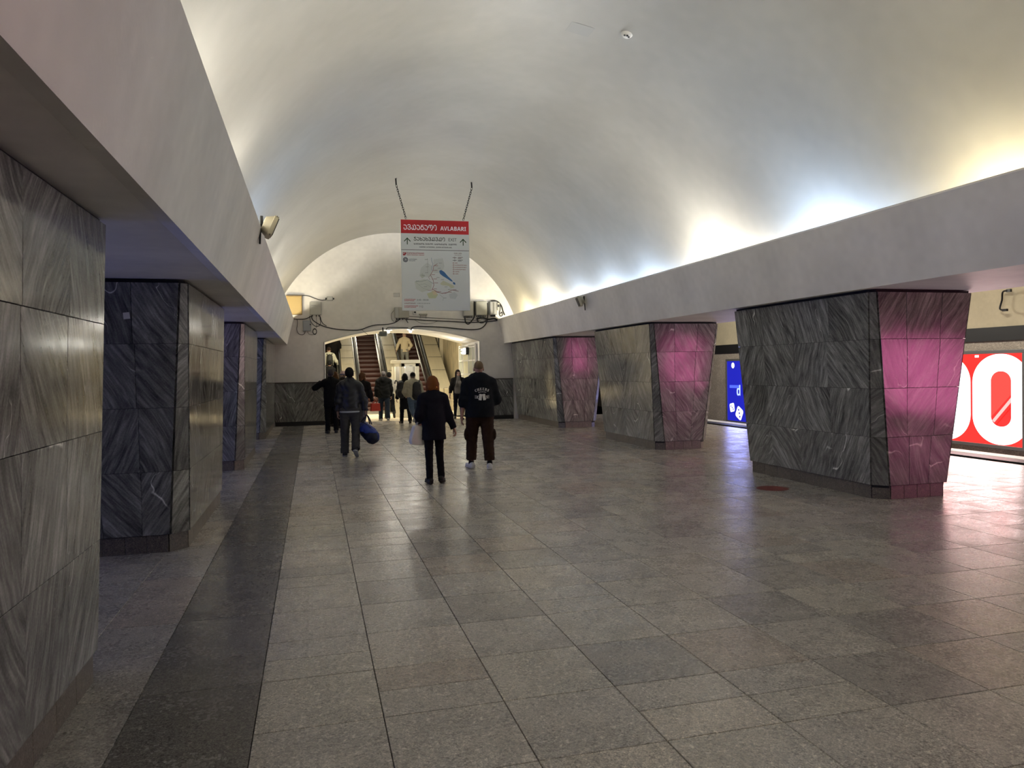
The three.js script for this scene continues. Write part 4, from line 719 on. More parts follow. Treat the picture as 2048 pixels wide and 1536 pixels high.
// ---------- people: distance fields on a grid, meshed by surface nets ----------
class Field {
  constructor(min, max, cell) {
    this.min = min; this.c = cell; this.n = [0, 1, 2].map((i) => Math.ceil((max[i] - min[i]) / cell) + 1);
    this.d = new Float32Array(this.n[0] * this.n[1] * this.n[2]).fill(1);
  }
  each(lo, hi, f) {
    const [nx, ny, nz] = this.n, c = this.c, m = this.min, a = [], b = [];
    for (let i = 0; i < 3; i++) { a[i] = Math.max(0, Math.floor((lo[i] - m[i]) / c)); b[i] = Math.min(this.n[i] - 1, Math.ceil((hi[i] - m[i]) / c)); }
    for (let k = a[2]; k <= b[2]; k++) for (let j = a[1]; j <= b[1]; j++) { let q = (k * ny + j) * nx + a[0]; for (let i = a[0]; i <= b[0]; i++, q++) this.d[q] = f(m[0] + i * c, m[1] + j * c, m[2] + k * c, this.d[q]); }
  }
  add(p, k = 0.02) {
    const mar = k + 3 * this.c;
    this.each(p.lo.map((v) => v - mar), p.hi.map((v) => v + mar), (x, y, z, d) => {
      const e = p.f(x, y, z); if (k <= 0) return Math.min(d, e);
      const h = Math.max(k - Math.abs(d - e), 0) / k; return Math.min(d, e) - h * h * k * 0.25;
    }); return this;
  }
  all(f) { const inf = [1e3, 1e3, 1e3]; this.each(inf.map((v) => -v), inf, f); return this; }
  mesh(color) {
    const [nx, ny, nz] = this.n, d = this.d, c = this.c, m = this.min, id = new Int32Array(d.length).fill(-1), pos = [], idx = [];
    const at = (i, j, k) => (k * ny + j) * nx + i;
    for (let k = 0; k < nz - 1; k++) for (let j = 0; j < ny - 1; j++) for (let i = 0; i < nx - 1; i++) {
      const o = at(i, j, k); let s = 0;
      const v = [d[o], d[o + 1], d[o + nx], d[o + nx + 1], d[o + nx * ny], d[o + nx * ny + 1], d[o + nx * ny + nx], d[o + nx * ny + nx + 1]];
      for (let q = 0; q < 8; q++) if (v[q] < 0) s++;
      if (s === 0 || s === 8) continue;
      let X = 0, Y = 0, Z = 0, n = 0;
      for (const [p, q] of EDGES) if ((v[p] < 0) !== (v[q] < 0)) { const t = v[p] / (v[p] - v[q]); X += (p & 1) + t * ((q & 1) - (p & 1)); Y += ((p >> 1) & 1) + t * (((q >> 1) & 1) - ((p >> 1) & 1)); Z += (p >> 2) + t * ((q >> 2) - (p >> 2)); n++; }
      id[o] = pos.length / 3; pos.push(m[0] + (i + X / n) * c, m[1] + (j + Y / n) * c, m[2] + (k + Z / n) * c);
    }
    for (let k = 1; k < nz - 1; k++) for (let j = 1; j < ny - 1; j++) for (let i = 1; i < nx - 1; i++) {
      const o = at(i, j, k), in0 = d[o] < 0;
      const face = (o2, a, b) => { const in1 = d[o2] < 0; if (in0 === in1) return; const p = id[o - a - b], q = id[o - b], r = id[o], s = id[o - a]; if (p < 0 || q < 0 || r < 0 || s < 0) return; if (in0) idx.push(p, q, r, p, r, s); else idx.push(p, r, q, p, s, r); };
      face(o + 1, nx, nx * ny); face(o + nx, nx * ny, 1); face(o + nx * ny, 1, nx);
    }
    const g = new THREE.BufferGeometry(); g.setAttribute('position', new THREE.Float32BufferAttribute(pos, 3)); g.setIndex(idx); g.computeVertexNormals();
    if (color) { const col = new Float32Array(pos.length); for (let i = 0; i < pos.length; i += 3) { const k = color(pos[i], pos[i + 1], pos[i + 2]); col[i] = k[0]; col[i + 1] = k[1]; col[i + 2] = k[2]; } g.setAttribute('color', new THREE.Float32BufferAttribute(col, 3)); }
    return g;
  }
}
const EDGES = [[0, 1], [2, 3], [4, 5], [6, 7], [0, 2], [1, 3], [4, 6], [5, 7], [0, 4], [1, 5], [2, 6], [3, 7]];
const add = (a, b, k = 1) => [a[0] + b[0] * k, a[1] + b[1] * k, a[2] + b[2] * k], sub = (a, b) => [a[0] - b[0], a[1] - b[1], a[2] - b[2]], dot = (a, b) => a[0] * b[0] + a[1] * b[1] + a[2] * b[2];
const cross = (a, b) => [a[1] * b[2] - a[2] * b[1], a[2] * b[0] - a[0] * b[2], a[0] * b[1] - a[1] * b[0]], nrm = (a) => { const l = Math.hypot(...a); return [a[0] / l, a[1] / l, a[2] / l]; }, mix = (a, b, t) => add(a, sub(b, a), t);
// tapered capsule, thinner along axis f by the factor kf; cut: [point, normal] keeps the side the normal points away from
function cone(a, b, ra, rb, o = {}) {
  const ab = sub(b, a), L = Math.max(1e-9, dot(ab, ab)), R = Math.max(ra, rb), { f, kf = 1, cut } = o;
  return { lo: [0, 1, 2].map((i) => Math.min(a[i], b[i]) - R), hi: [0, 1, 2].map((i) => Math.max(a[i], b[i]) + R), f: (x, y, z) => {
    let p = [x - a[0], y - a[1], z - a[2]];
    const t = Math.min(1, Math.max(0, dot(p, ab) / L));
    let q = [p[0] - ab[0] * t, p[1] - ab[1] * t, p[2] - ab[2] * t];
    if (f) { const e = dot(q, f); q = add(q, f, e * (kf - 1)); }
    let d = Math.hypot(q[0], q[1], q[2]) - (ra + (rb - ra) * t);
    if (cut) d = Math.max(d, (x - cut[0][0]) * cut[1][0] + (y - cut[0][1]) * cut[1][1] + (z - cut[0][2]) * cut[1][2]);
    return d;
  } };
}
function ell(c, r, ax) {
  const R = Math.max(...r);
  return { lo: c.map((v) => v - R), hi: c.map((v) => v + R), f: (x, y, z) => {
    let p = [x - c[0], y - c[1], z - c[2]]; if (ax) p = [dot(p, ax[0]), dot(p, ax[1]), dot(p, ax[2])];
    const k0 = Math.hypot(p[0] / r[0], p[1] / r[1], p[2] / r[2]), k1 = Math.hypot(p[0] / (r[0] * r[0]), p[1] / (r[1] * r[1]), p[2] / (r[2] * r[2]));
    return k1 < 1e-9 ? -Math.min(...r) : k0 * (k0 - 1) / k1;
  } };
}
const R3 = Math.PI / 180;
// skeleton in metres, facing -z; left is -x. Angles in degrees.
function skeleton(o) {
  const s = o.h / 1.75, w = (o.w ?? 1) * s, J = { s, w, o };
  const dir = (sg, flex, abd) => nrm([sg * Math.sin(abd * R3), -Math.cos(abd * R3) * Math.cos(flex * R3), -Math.cos(abd * R3) * Math.sin(flex * R3)]);
  const legs = o.legs ?? [[12, 6, 2], [-14, 18, 2]];
  let low = 1e9; J.leg = legs.map(([hip, knee, abd = 2, toe = 8], i) => {
    const sg = i ? 1 : -1, H = [sg * 0.088 * w, 0.91 * s, 0], K = add(H, dir(sg, hip, abd), 0.42 * s), A = add(K, dir(sg, hip - knee, abd * 0.5), 0.41 * s);
    const fp = Math.max(0, Math.min(70, (hip - knee) * -0.9 - 4)) * (knee > 15 ? 1 : 0.25), fd = nrm([sg * Math.sin(toe * R3), -Math.sin(fp * R3), -Math.cos(fp * R3)]);
    const up = nrm(cross(cross(fd, [0, 1, 0]), fd)), heel = add(add(A, fd, -0.05 * s), up, -0.075 * s), toeP = add(add(A, fd, 0.175 * s), up, -0.075 * s);
    low = Math.min(low, heel[1], toeP[1]); return { H, K, A, fd, up, heel, toe: toeP, sg };
  });
  J.dy = -low + 0.004; const lift = (p) => [p[0], p[1] + J.dy, p[2]];
  for (const l of J.leg) for (const k of ['H', 'K', 'A', 'heel', 'toe']) l[k] = lift(l[k]);
  const ln = (o.lean ?? 3) * R3, tor = (y, x = 0, z = 0) => [x, (0.93 + (y - 0.93) * Math.cos(ln)) * s + J.dy, (z - (y - 0.93) * Math.sin(ln)) * s];
  J.tor = tor; J.pel = tor(0.94); J.wst = tor(1.06); J.chest = tor(1.3); J.neck = tor(1.47); J.hd = tor(1.635, 0, -0.015); J.hd[2] -= (o.nod ?? 0) * 0.0012;
  J.arm = (o.arms ?? [[6, 8, 12, 6], [-8, 8, 0, 6]]).map(([fl, ab, ff, fa, curl = 35], i) => {
    const sg = i ? 1 : -1, S = tor(1.395, sg * 0.172 * w / s), E = add(S, dir(sg, fl, ab), 0.285 * s), Wd = dir(sg, ff, fa), Wr = add(E, Wd, 0.25 * s);
    return { S, E, W: Wr, d: Wd, sg, curl };
  });
  const yw = (o.turn ?? 0) * R3, nd = (o.nod ?? 0) * R3; // turn + to the left (as seen by the person)
  J.f = nrm([-Math.sin(yw) * Math.cos(nd), -Math.sin(nd), -Math.cos(yw) * Math.cos(nd)]); J.r = nrm(cross(J.f, [0, 1, 0])); J.u = cross(J.r, J.f);
  J.H = (r, u, f) => add(add(add(J.hd, J.r, r * s), J.u, u * s), J.f, f * s); J.ax = [J.r, J.u, J.f];
  return J;
}
const bounds = (prims, pad = 0.04) => [[0, 1, 2].map((i) => Math.min(...prims.map((p) => p.lo[i])) - pad), [0, 1, 2].map((i) => Math.max(...prims.map((p) => p.hi[i])) + pad)];
function build(prims, cell, k, post) { const [lo, hi] = bounds(prims); const F = new Field(lo, hi, cell); for (const p of prims) F.add(p, p.k ?? k); if (post) F.all(post); return F; }
function headPrims(J) {
  const s = J.s, e = (c, r) => ell(J.H(...c), r.map((v) => v * s), J.ax), P = [];
  P.push(e([0, 0.025, -0.008], [0.074, 0.092, 0.094]), e([0, -0.05, 0.03], [0.055, 0.062, 0.062]), e([0, -0.085, 0.055], [0.028, 0.024, 0.026]));
  for (const q of [-1, 1]) { const ear = e([q * 0.078, -0.012, -0.004], [0.011, 0.032, 0.02]); ear.k = 0.008; P.push(ear); P.push(e([q * 0.036, -0.028, 0.058], [0.026, 0.022, 0.024])); }
  const nose = cone(J.H(0, 0.012, 0.085), J.H(0, -0.028, 0.104), 0.009 * s, 0.014 * s); nose.k = 0.012; P.push(nose, e([0, 0.028, 0.076], [0.05, 0.012, 0.014]));
  const lip = e([0, -0.062, 0.083], [0.024, 0.009, 0.01]); lip.k = 0.008; P.push(lip);
  P.push(cone(add(J.neck, [0, -0.02 * s, 0]), J.H(0, -0.06, -0.015), 0.058 * s * Math.min(1.15, J.w / J.s), 0.054 * s));
  return P;
}
function handPrims(a, s) {
  const d = a.d, side = [-a.sg, 0, 0], n = nrm(sub(side, d.map((v) => v * dot(side, d)))), wv = cross(d, n).map((v) => v * 1), fw = wv[2] < 0 ? wv : wv.map((v) => -v), P = [];
  const pt = (al, ac, nn) => add(add(add(a.W, d, al * s), fw, ac * s), n, nn * s);
  for (let i = 0; i < 4; i++) { const c = 0.026 - i * 0.0175; const q = cone(pt(0.0, c * 0.6, 0), pt(0.085 - Math.abs(i - 1.2) * 0.004, c, 0), 0.0135 * s, 0.0115 * s); q.k = 0.014; P.push(q); }
  const cu = a.curl * R3;
  for (let i = 0; i < 4; i++) {
    const c = 0.028 - i * 0.0185, L = [0.07, 0.078, 0.072, 0.056][i]; let p = pt(0.088 - Math.abs(i - 1.2) * 0.004, c, 0), ang = cu * 0.55 + i * 0.06;
    for (const [f, r] of [[0.45, 0.0092], [0.31, 0.0085], [0.24, 0.0076]]) { const v = add(d.map((x) => x * Math.cos(ang)), n, Math.sin(ang)); const q = add(p, v, L * f * s); const cc = cone(p, q, r * s, (r - 0.0006) * s); cc.k = 0.003; P.push(cc); p = q; ang += cu * (0.9); }
  }
  let p = pt(0.02, 0.026, 0.004); const t1 = nrm(add(add(d, fw, 0.9), n, 0.35)), t2 = nrm(add(add(d, fw, 0.35), n, 0.45)); let q = add(p, t1, 0.042 * s); let c1 = cone(p, q, 0.0135 * s, 0.011 * s); c1.k = 0.012; P.push(c1);
  const q2 = add(q, t2, 0.034 * s), c2 = cone(q, q2, 0.0105 * s, 0.0088 * s); c2.k = 0.004; P.push(c2, cone(add(a.W, d, -0.03 * s), pt(0.02, 0, 0), 0.024 * s, 0.026 * s, { f: n, kf: 1.3 }));
  return P;
}
const wob = (x, y, z, k = 1) => Math.sin(x * 23 * k + 4 * Math.sin(y * 9 * k)) * Math.sin(y * 31 * k + 5 * Math.sin(z * 13 * k + x * 7)) ;
function person(o, label) {
  const J = skeleton(o), s = J.s, w = J.w, fine = o.fine ?? 0.013;
  const t = thing('person', label, 'person', o.pos, (o.head ?? 0) * R3); if (o.group) t.userData.group = o.group;
  // --- body: one surface; head and hands on finer grids of their own
  const zf = { f: [0, 0, 1], kf: 1.45 }, skin = o.skin ?? [0.42, 0.25, 0.18];
  const bl = o.trousers ? 0.84 : 1, B = [cone(J.tor(1.36), J.wst, 0.15 * w, 0.13 * w, zf), cone(J.wst, J.pel, 0.13 * w, 0.15 * w, zf), cone(J.tor(1.41, -0.12 * w / s), J.tor(1.41, 0.12 * w / s), 0.055 * s, 0.055 * s), cone(J.tor(1.44), J.neck, 0.06 * s, 0.056 * s)];
  for (const a of J.arm) B.push(cone(a.S, a.E, 0.05 * w, 0.039 * w), cone(a.E, a.W, 0.04 * w, 0.026 * s));
  for (const l of J.leg) B.push(cone(l.H, l.K, 0.082 * w * bl, 0.052 * w * bl), cone(l.K, mix(l.K, l.A, 0.35), 0.05 * w * bl, 0.054 * w * bl), cone(mix(l.K, l.A, 0.35), l.A, 0.054 * w * bl, 0.036 * s), cone(add(l.heel, l.up, 0.035 * s), add(l.toe, l.up, 0.03 * s), 0.032 * s, 0.028 * s));
  const sk = (x, y, z) => {
    const p = sub([x, y, z], J.hd), r = dot(p, J.r) / s, u = dot(p, J.u) / s, f = dot(p, J.f) / s;
    if (f > 0.04 && Math.abs(u + 0.062) < 0.012 && Math.abs(r) < 0.028) return [skin[0] * 0.75, skin[1] * 0.45, skin[2] * 0.5];
    if (f > 0.05 && u > -0.012 && u < 0.02 && Math.abs(Math.abs(r) - 0.034) < 0.017) return u > 0.013 ? [0.04, 0.03, 0.025] : Math.abs(Math.abs(r) - 0.034) < 0.008 ? [0.02, 0.015, 0.012] : [0.3, 0.22, 0.19];
    if (o.hairCut && u > o.hairCut(r, f)) return o.hairTint ?? [0.1, 0.08, 0.06];
    return skin;
  };
  const pieces = [build(B, fine, 0.03).mesh(sk), build(headPrims(J), o.headFine ?? 0.007, 0.022).mesh(sk)];
  for (const a of J.arm) pieces.push(build(handPrims(a, s), o.handFine ?? 0.006, 0.006).mesh(sk));
  const bg = mergeGeometries(pieces.map((g) => g.toNonIndexed ? g : g)); bg.setAttribute('uv', new THREE.Float32BufferAttribute(new Float32Array(bg.attributes.position.count * 2), 2));
  part('body', bg, new THREE.MeshStandardMaterial({ color: 0xffffff, vertexColors: true, roughness: 0.55 }), t);
  const cloth = (c, r = 0.85) => new THREE.MeshPhysicalMaterial({ color: new THREE.Color(...c), roughness: r, specularIntensity: r > 0.7 ? 0.35 : 0.8 });
  // --- trousers
  const T = o.trousers; if (T) {
    const i = T.infl ?? 0.012, P = [cone(J.tor(1.02), J.pel, 0.135 * w + i, 0.152 * w + i, { f: [0, 0, 1], kf: 1.4 })];
    const seat = ell(add(J.pel, [0, -0.07 * s, 0.04 * s]), [0.14 * w, 0.10 * s, 0.075 * w]); P.push(seat);
    for (const l of J.leg) { const end = mix(l.K, l.A, T.len ?? 1.03), dn = nrm(sub(l.A, l.K)); P.push(cone(l.H, l.K, 0.088 * w + i, 0.058 * w + i), cone(l.K, add(end, dn, 0.08), 0.058 * w + i, (T.cuff ?? 0.05) * s + i, { cut: [end, dn] })); }
    if (T.pockets) for (const l of J.leg) { const q = mix(l.H, l.K, 0.83); P.push(ell(add(q, [l.sg * 0.085 * w, 0, 0.02]), [0.035, 0.09, 0.06])); }
    const top = J.tor(1.05)[1];
    const F = build(P, fine * 0.9, 0.025, (x, y, z, d) => Math.max(Math.abs(d) < 0.05 ? d + 0.0045 * wob(x, y * 1.4, z) : d, y - top)); part('trousers', F.mesh(), cloth(T.c, T.r), t);
  }
  // --- upper garment
  const U = o.top, i = U.infl ?? 0.022, hemY = U.hem * s + J.dy;
  {
    const P = [cone(J.tor(1.35), J.wst, 0.155 * w + i, (U.waist ?? 0.14) * w + i, { f: [0, 0, 1], kf: U.kf ?? 1.4 }), cone(J.wst, J.tor(Math.min(0.98, U.hem - 0.05)), (U.waist ?? 0.14) * w + i, (U.hip ?? 0.155) * w + i, { f: [0, 0, 1], kf: U.kf ?? 1.4 })];
    P.push(cone(J.tor(1.405, -0.12 * w / s), J.tor(1.405, 0.12 * w / s), 0.07 * s + i * 0.8, 0.07 * s + i * 0.8), cone(J.tor(1.42), add(J.neck, [0, 0.015 * s, 0.006]), 0.085 * s + i, 0.058 * s + i * 0.6));
    if (U.back) P.push(ell(J.tor(1.27, 0, 0.05), [0.15 * w, 0.17 * s, 0.1 * w]));
    if (U.chest) for (const q of [-1, 1]) P.push(ell(J.tor(1.27, q * 0.075, -0.1), [0.075, 0.07, 0.06]));
    J.arm.forEach((a, n) => { const sl = (U.sleeve ?? [0.98, 0.98])[n], end = mix(a.E, a.W, sl); P.push(cone(a.S, a.E, 0.058 * w + i * 0.62, 0.047 * w + i * 0.6), cone(a.E, add(end, a.d, 0.07), 0.047 * w + i * 0.6, 0.034 * s + i * (U.cuff ?? 0.6), { cut: [end, a.d] })); });
    if (U.hood) P.push(ell(J.tor(1.485, 0, 0.065), [0.115 * w, 0.06 * s, 0.075]), ell(J.tor(1.44, 0, 0.1), [0.1 * w, 0.09 * s, 0.05]), cone(J.tor(1.5, -0.075 * w / s, 0.01), J.tor(1.47, -0.05, -0.09), 0.04, 0.03), cone(J.tor(1.5, 0.075 * w / s, 0.01), J.tor(1.47, 0.05, -0.09), 0.04, 0.03));
    if (U.collar) P.push(cone(J.tor(1.47), J.tor(1.515), 0.068 * s, 0.066 * s));
    const F = build(P, fine * 0.9, U.k ?? 0.06, (x, y, z, d) => Math.max(Math.abs(d) < 0.05 ? d + (U.wr ?? 0.006) * wob(x, y, z, 0.9) : d, hemY - y));
    J.field = F; const g = F.mesh(); part(U.name ?? 'jacket', g, cloth(U.c, U.r), t);
    if (U.under) part('shirt_hem', build([cone(J.tor(1.0), J.tor(0.9), 0.168 * w + i, 0.168 * w + i, { f: [0, 0, 1], kf: 1.3 })], fine, 0.02, (x, y, z, d) => Math.max(d, hemY - 0.028 - y, y - hemY - 0.004)).mesh(), cloth(U.under), t);
    if (U.front) { const sh = build([cone(J.tor(1.4), J.tor(1.0), 0.15 * w, 0.14 * w, { f: [0, 0, 1], kf: 1.3 }), ...[-1, 1].map((q) => ell(J.tor(1.27, q * 0.075, -0.1), [0.08, 0.075, 0.068]))], fine, 0.03, (x, y, z, d) => Math.max(d - i - 0.012, Math.abs(x) - (0.055 + 0.085 * Math.min(1, Math.max(0, (1.4 - y) / 0.36))) * w, hemY - 0.02 - y, z + 0.03)); part('shirt', sh.mesh(), cloth(U.front), t); }
  }
  // --- shoes
  const Sh = o.shoes ?? { c: [0.012, 0.012, 0.012] };
  for (const l of J.leg) {
    const P = [cone(add(l.heel, l.up, 0.045 * s), add(l.toe, l.up, 0.035 * s), 0.044 * s, 0.036 * s), cone(add(l.heel, l.up, 0.05 * s), add(mix(l.heel, l.toe, 0.35), l.up, 0.085 * s), 0.042 * s, 0.036 * s)];
    const g = build(P, Math.min(0.009, fine * 0.8), 0.02, (x, y, z, d) => Math.max(d, -dot(sub([x, y, z], add(l.heel, l.up, 0.018 * s)), l.up))).mesh(); const sh = part('shoe', g, cloth(Sh.c, 0.5), t);
    const sole = build([cone(add(l.heel, l.up, 0.012 * s), add(l.toe, l.up, 0.012 * s), 0.046 * s, 0.041 * s)], 0.008, 0.01, (x, y, z, d) => { const q = dot(sub([x, y, z], l.heel), l.up); return Math.max(d, q - 0.024 * s, -q); }).mesh(); part('sole', sole, cloth(Sh.sole ?? [0.015, 0.015, 0.015], 0.6), sh);
    if (Sh.heel) part('heel', build([cone(add(l.heel, l.up, 0.0), add(l.heel, l.up, 0.04), 0.026, 0.034)], 0.008, 0.01).mesh(), cloth(Sh.c, 0.5), sh);
    if (Sh.sock) part('sock', build([cone(add(l.A, [0, 0.035 * s, 0]), l.A, 0.043 * s, 0.046 * s)], 0.008, 0.01).mesh(), cloth(Sh.sock), t);
  }
  // --- hair and hats
  const Hh = o.hair; if (Hh) {
    const e = (c, r) => ell(J.H(...c), r.map((v) => v * s), J.ax), P = [], q = Hh.grow ?? 0.012;
    P.push(e([0, 0.03, -0.012], [0.076 + q, 0.096 + q, 0.097 + q]));
    if (Hh.type === 'bob') { P.push(e([0, -0.02, -0.025], [0.098, 0.105, 0.09]), cone(J.H(-0.075, 0, -0.01), J.H(-0.085, -0.105, -0.02), 0.04 * s, 0.03 * s), cone(J.H(0.075, 0, -0.01), J.H(0.085, -0.105, -0.02), 0.04 * s, 0.03 * s), cone(J.H(-0.05, -0.06, -0.07), J.H(0.05, -0.06, -0.07), 0.045 * s, 0.045 * s)); }
    if (Hh.type === 'long') { for (const q2 of [-1, 1]) P.push(cone(J.H(q2 * 0.072, 0.02, -0.01), J.H(q2 * 0.09, -0.22, 0.02), 0.036 * s, 0.035 * s), cone(J.H(q2 * 0.09, -0.2, 0.02), J.H(q2 * 0.085, -0.33, 0.05), 0.034 * s, 0.018 * s)); P.push(cone(J.H(0, 0, -0.07), J.H(0, -0.3, -0.075), 0.075 * s, 0.06 * s, { f: J.f, kf: 1.5 })); }
    const lo = Hh.low ?? -0.05, fr = Hh.front ?? 0.055;
    const F = build(P, o.headFine ?? 0.008, 0.02, (x, y, z, d) => {
      const p = sub([x, y, z], J.hd), r = dot(p, J.r) / s, u = dot(p, J.u) / s, f = dot(p, J.f) / s;
      const face = Math.min(Hh.line ? Hh.line - u : 0.055 - u, 1) ; // below the hairline at the front nothing grows
      let c = d + (Math.abs(d) < 0.04 ? (q < 0.006 ? 0.0005 : 0.0014) * Math.sin(r * 260 + 3 * Math.sin(u * 50)) : 0);
      const front = Math.min(f - (Hh.type === 'long' ? 0.055 : fr - 0.03), face);
      c = Math.max(c, front * s); if (Hh.type !== 'long') { const low = lo - u + Math.max(0, f) * 0.8; c = Math.max(c, low * s); }
      return c;
    }); part('hair', F.mesh(), cloth(Hh.c, Hh.r ?? 0.75), t);
  }
  if (o.cap) {
    const e = (c, r) => ell(J.H(...c), r.map((v) => v * s), J.ax);
    const F = build([e([0, 0.035, -0.01], [0.091, 0.105, 0.109]), cone(J.H(0, 0.032, (o.cap.back ? -1 : 1) * 0.09), J.H(0, 0.02, (o.cap.back ? -1 : 1) * 0.15), 0.06 * s, 0.055 * s, { f: J.u, kf: 4 })], 0.008, 0.012, (x, y, z, d) => Math.max(d, (0.02 - dot(sub([x, y, z], J.hd), J.u) / s) * s));
    const c = part('cap', F.mesh(), cloth(o.cap.c, 0.8), t);
    if (o.cap.band) part('cap_band', build([e([0, 0.02, -0.01], [0.096, 0.03, 0.114])], 0.008, 0.01, (x, y, z, d) => { const u = dot(sub([x, y, z], J.hd), J.u) / s; return Math.max(d, (u - 0.036) * s, (0.006 - u) * s); }).mesh(), cloth(o.cap.band, 0.7), c);
  }
  t.userData.J = undefined; delete t.userData.J;
  J.t = t; J.toWorld = (p) => { const a = (o.head ?? 0) * R3; return [o.pos[0] + p[0] * Math.cos(a) + p[2] * Math.sin(a), o.pos[1] + p[1], o.pos[2] - p[0] * Math.sin(a) + p[2] * Math.cos(a)]; };
  return J;
}
// a print that lies on the back of a garment: rays from behind meet the garment's field
function backPrint(J, x0, x1, y0, y1, map, name) {
  const F = J.field, [nx, ny, nz] = F.n, N = 24, pos = [], uv = [], idx = [];
  const d = (x, y, z) => { const i = (x - F.min[0]) / F.c, j = (y - F.min[1]) / F.c, k = (z - F.min[2]) / F.c, i0 = Math.floor(i), j0 = Math.floor(j), k0 = Math.floor(k); if (i0 < 0 || j0 < 0 || k0 < 0 || i0 >= nx - 1 || j0 >= ny - 1 || k0 >= nz - 1) return 1; const g = (a, b, c) => F.d[(c * ny + b) * nx + a], u = i - i0, v = j - j0, w = k - k0, L = (a, b, t) => a + (b - a) * t; return L(L(L(g(i0, j0, k0), g(i0 + 1, j0, k0), u), L(g(i0, j0 + 1, k0), g(i0 + 1, j0 + 1, k0), u), v), L(L(g(i0, j0, k0 + 1), g(i0 + 1, j0, k0 + 1), u), L(g(i0, j0 + 1, k0 + 1), g(i0 + 1, j0 + 1, k0 + 1), u), v), w); };
  for (let b = 0; b <= N; b++) for (let a = 0; a <= N; a++) { const x = x0 + (x1 - x0) * a / N, y = y0 + (y1 - y0) * b / N; let z = 0.5; while (z > -0.3 && d(x, y, z) > 0) z -= 0.003; pos.push(x, y, z + 0.007); uv.push(a / N, b / N); }
  for (let b = 0; b < N; b++) for (let a = 0; a < N; a++) { const o = b * (N + 1) + a; idx.push(o, o + 1, o + N + 2, o, o + N + 2, o + N + 1); }
  const g = new THREE.BufferGeometry(); g.setAttribute('position', new THREE.Float32BufferAttribute(pos, 3)); g.setAttribute('uv', new THREE.Float32BufferAttribute(uv, 2)); g.setIndex(idx); g.computeVertexNormals();
  return part(name, g, new THREE.MeshStandardMaterial({ map, alphaTest: 0.5, roughness: 0.8, side: THREE.DoubleSide }), J.t);
}
const BLK = [0.008, 0.008, 0.009];
// 1 man in the hooded sweatshirt
const hoodie = person({ h: 1.80, w: 1.2, pos: [2.68, 0, -12.2], head: -4, fine: 0.011, headFine: 0.005, handFine: 0.0042, legs: [[10, 6, 3, 14], [-4, 2, 3, 12]], arms: [[-2, 12, 6, 6, 25], [4, 16, 88, -22, 60]], lean: 2, skin: [0.42, 0.24, 0.18],
  hairCut: (r, f) => 0.02 + f * 0.35, hairTint: [0.15, 0.10, 0.06], top: { name: 'hoodie', c: [0.006, 0.008, 0.011], hem: 0.85, infl: 0.034, waist: 0.165, hip: 0.17, kf: 1.3, hood: true, back: true, sleeve: [0.42, 0.6], cuff: 0.8, wr: 0.007 }, trousers: { c: [0.032, 0.016, 0.009], infl: 0.022, len: 0.86, cuff: 0.06, pockets: true }, shoes: { c: [0.68, 0.68, 0.68], sole: [0.6, 0.6, 0.6], sock: BLK },
  hair: { c: [0.17, 0.115, 0.065], grow: 0.001, low: -0.0, line: 0.06, front: 0.07 } }, 'person in a black hooded sweatshirt with white beer mug print and brown cropped trousers');
const printTex = (() => { const t = canvasTex(512, 512, (x) => {
  x.clearRect(0, 0, 512, 512); x.fillStyle = '#e4e4e0'; x.strokeStyle = '#e4e4e0'; x.font = 'bold 120px serif'; x.textAlign = 'center';
  'CHEERS'.split('').forEach((c, i) => { const a = (i - 2.5) * 0.2; x.save(); x.translate(256 + Math.sin(a) * 400, 520 - Math.cos(a) * 400); x.rotate(a); x.scale(0.85, 1); x.fillText(c, 0, 0); x.restore(); });
  for (let i = 0; i < 9; i++) { const a = (i - 4) * 0.075; x.save(); x.translate(256 + Math.sin(a) * 400, 590 - Math.cos(a) * 400); x.rotate(a); x.fillRect(-11, -26, 20, 7); x.fillRect(-11, -8, 22, 7); x.fillRect(i % 2 ? -11 : 3, -26, 8, 25); x.restore(); }
  for (const s of [-1, 1]) { x.save(); x.translate(256 + s * 66, 375); x.rotate(s * -0.14); x.beginPath(); x.roundRect(-50, -95, 100, 190, 10); x.fill(); x.beginPath(); x.roundRect(-56, -118, 112, 40, 20); x.fill(); x.lineWidth = 17; x.beginPath(); x.arc(s * 58, 0, 44, s > 0 ? -1.4 : 1.74, s > 0 ? 1.4 : 4.54); x.stroke(); x.restore(); x.lineWidth = 11; for (const k of [0, 1, 2]) { x.beginPath(); x.moveTo(256 + s * 150, 330 + k * 34); x.quadraticCurveTo(256 + s * 200, 300 + k * 50, 256 + s * 248, 312 + k * 42); x.stroke(); } }
  x.lineWidth = 12; x.beginPath(); x.moveTo(190, 250); x.quadraticCurveTo(256, 285, 322, 250); x.stroke();
}); return t; })();
backPrint(hoodie, -0.105, 0.145, 1.135, 1.375, printTex, 'print');
// 2 woman with the red bob
const wom = person({ h: 1.55, w: 0.97, pos: [1.70, 0, -10.9], head: 3, fine: 0.011, headFine: 0.005, handFine: 0.0042, legs: [[-4, 2, 1, 4], [8, 22, 2, 24]], arms: [[-8, 13, 62, -10, 70], [2, 15, -4, 20, 55]], lean: 3, skin: [0.5, 0.3, 0.23],
  top: { name: 'blazer', c: [0.006, 0.007, 0.013], hem: 0.72, infl: 0.026, waist: 0.16, hip: 0.18, kf: 1.35, collar: true, sleeve: [0.98, 0.98], wr: 0.004 }, trousers: { c: [0.005, 0.005, 0.008], infl: 0.006, cuff: 0.046 }, shoes: { c: BLK, heel: true },
  hair: { type: 'bob', c: [0.17, 0.06, 0.014], grow: 0.022, low: -0.13, line: 0.05, front: 0.06 } }, 'person with a red bob in a dark navy blazer, carrying a white handbag');
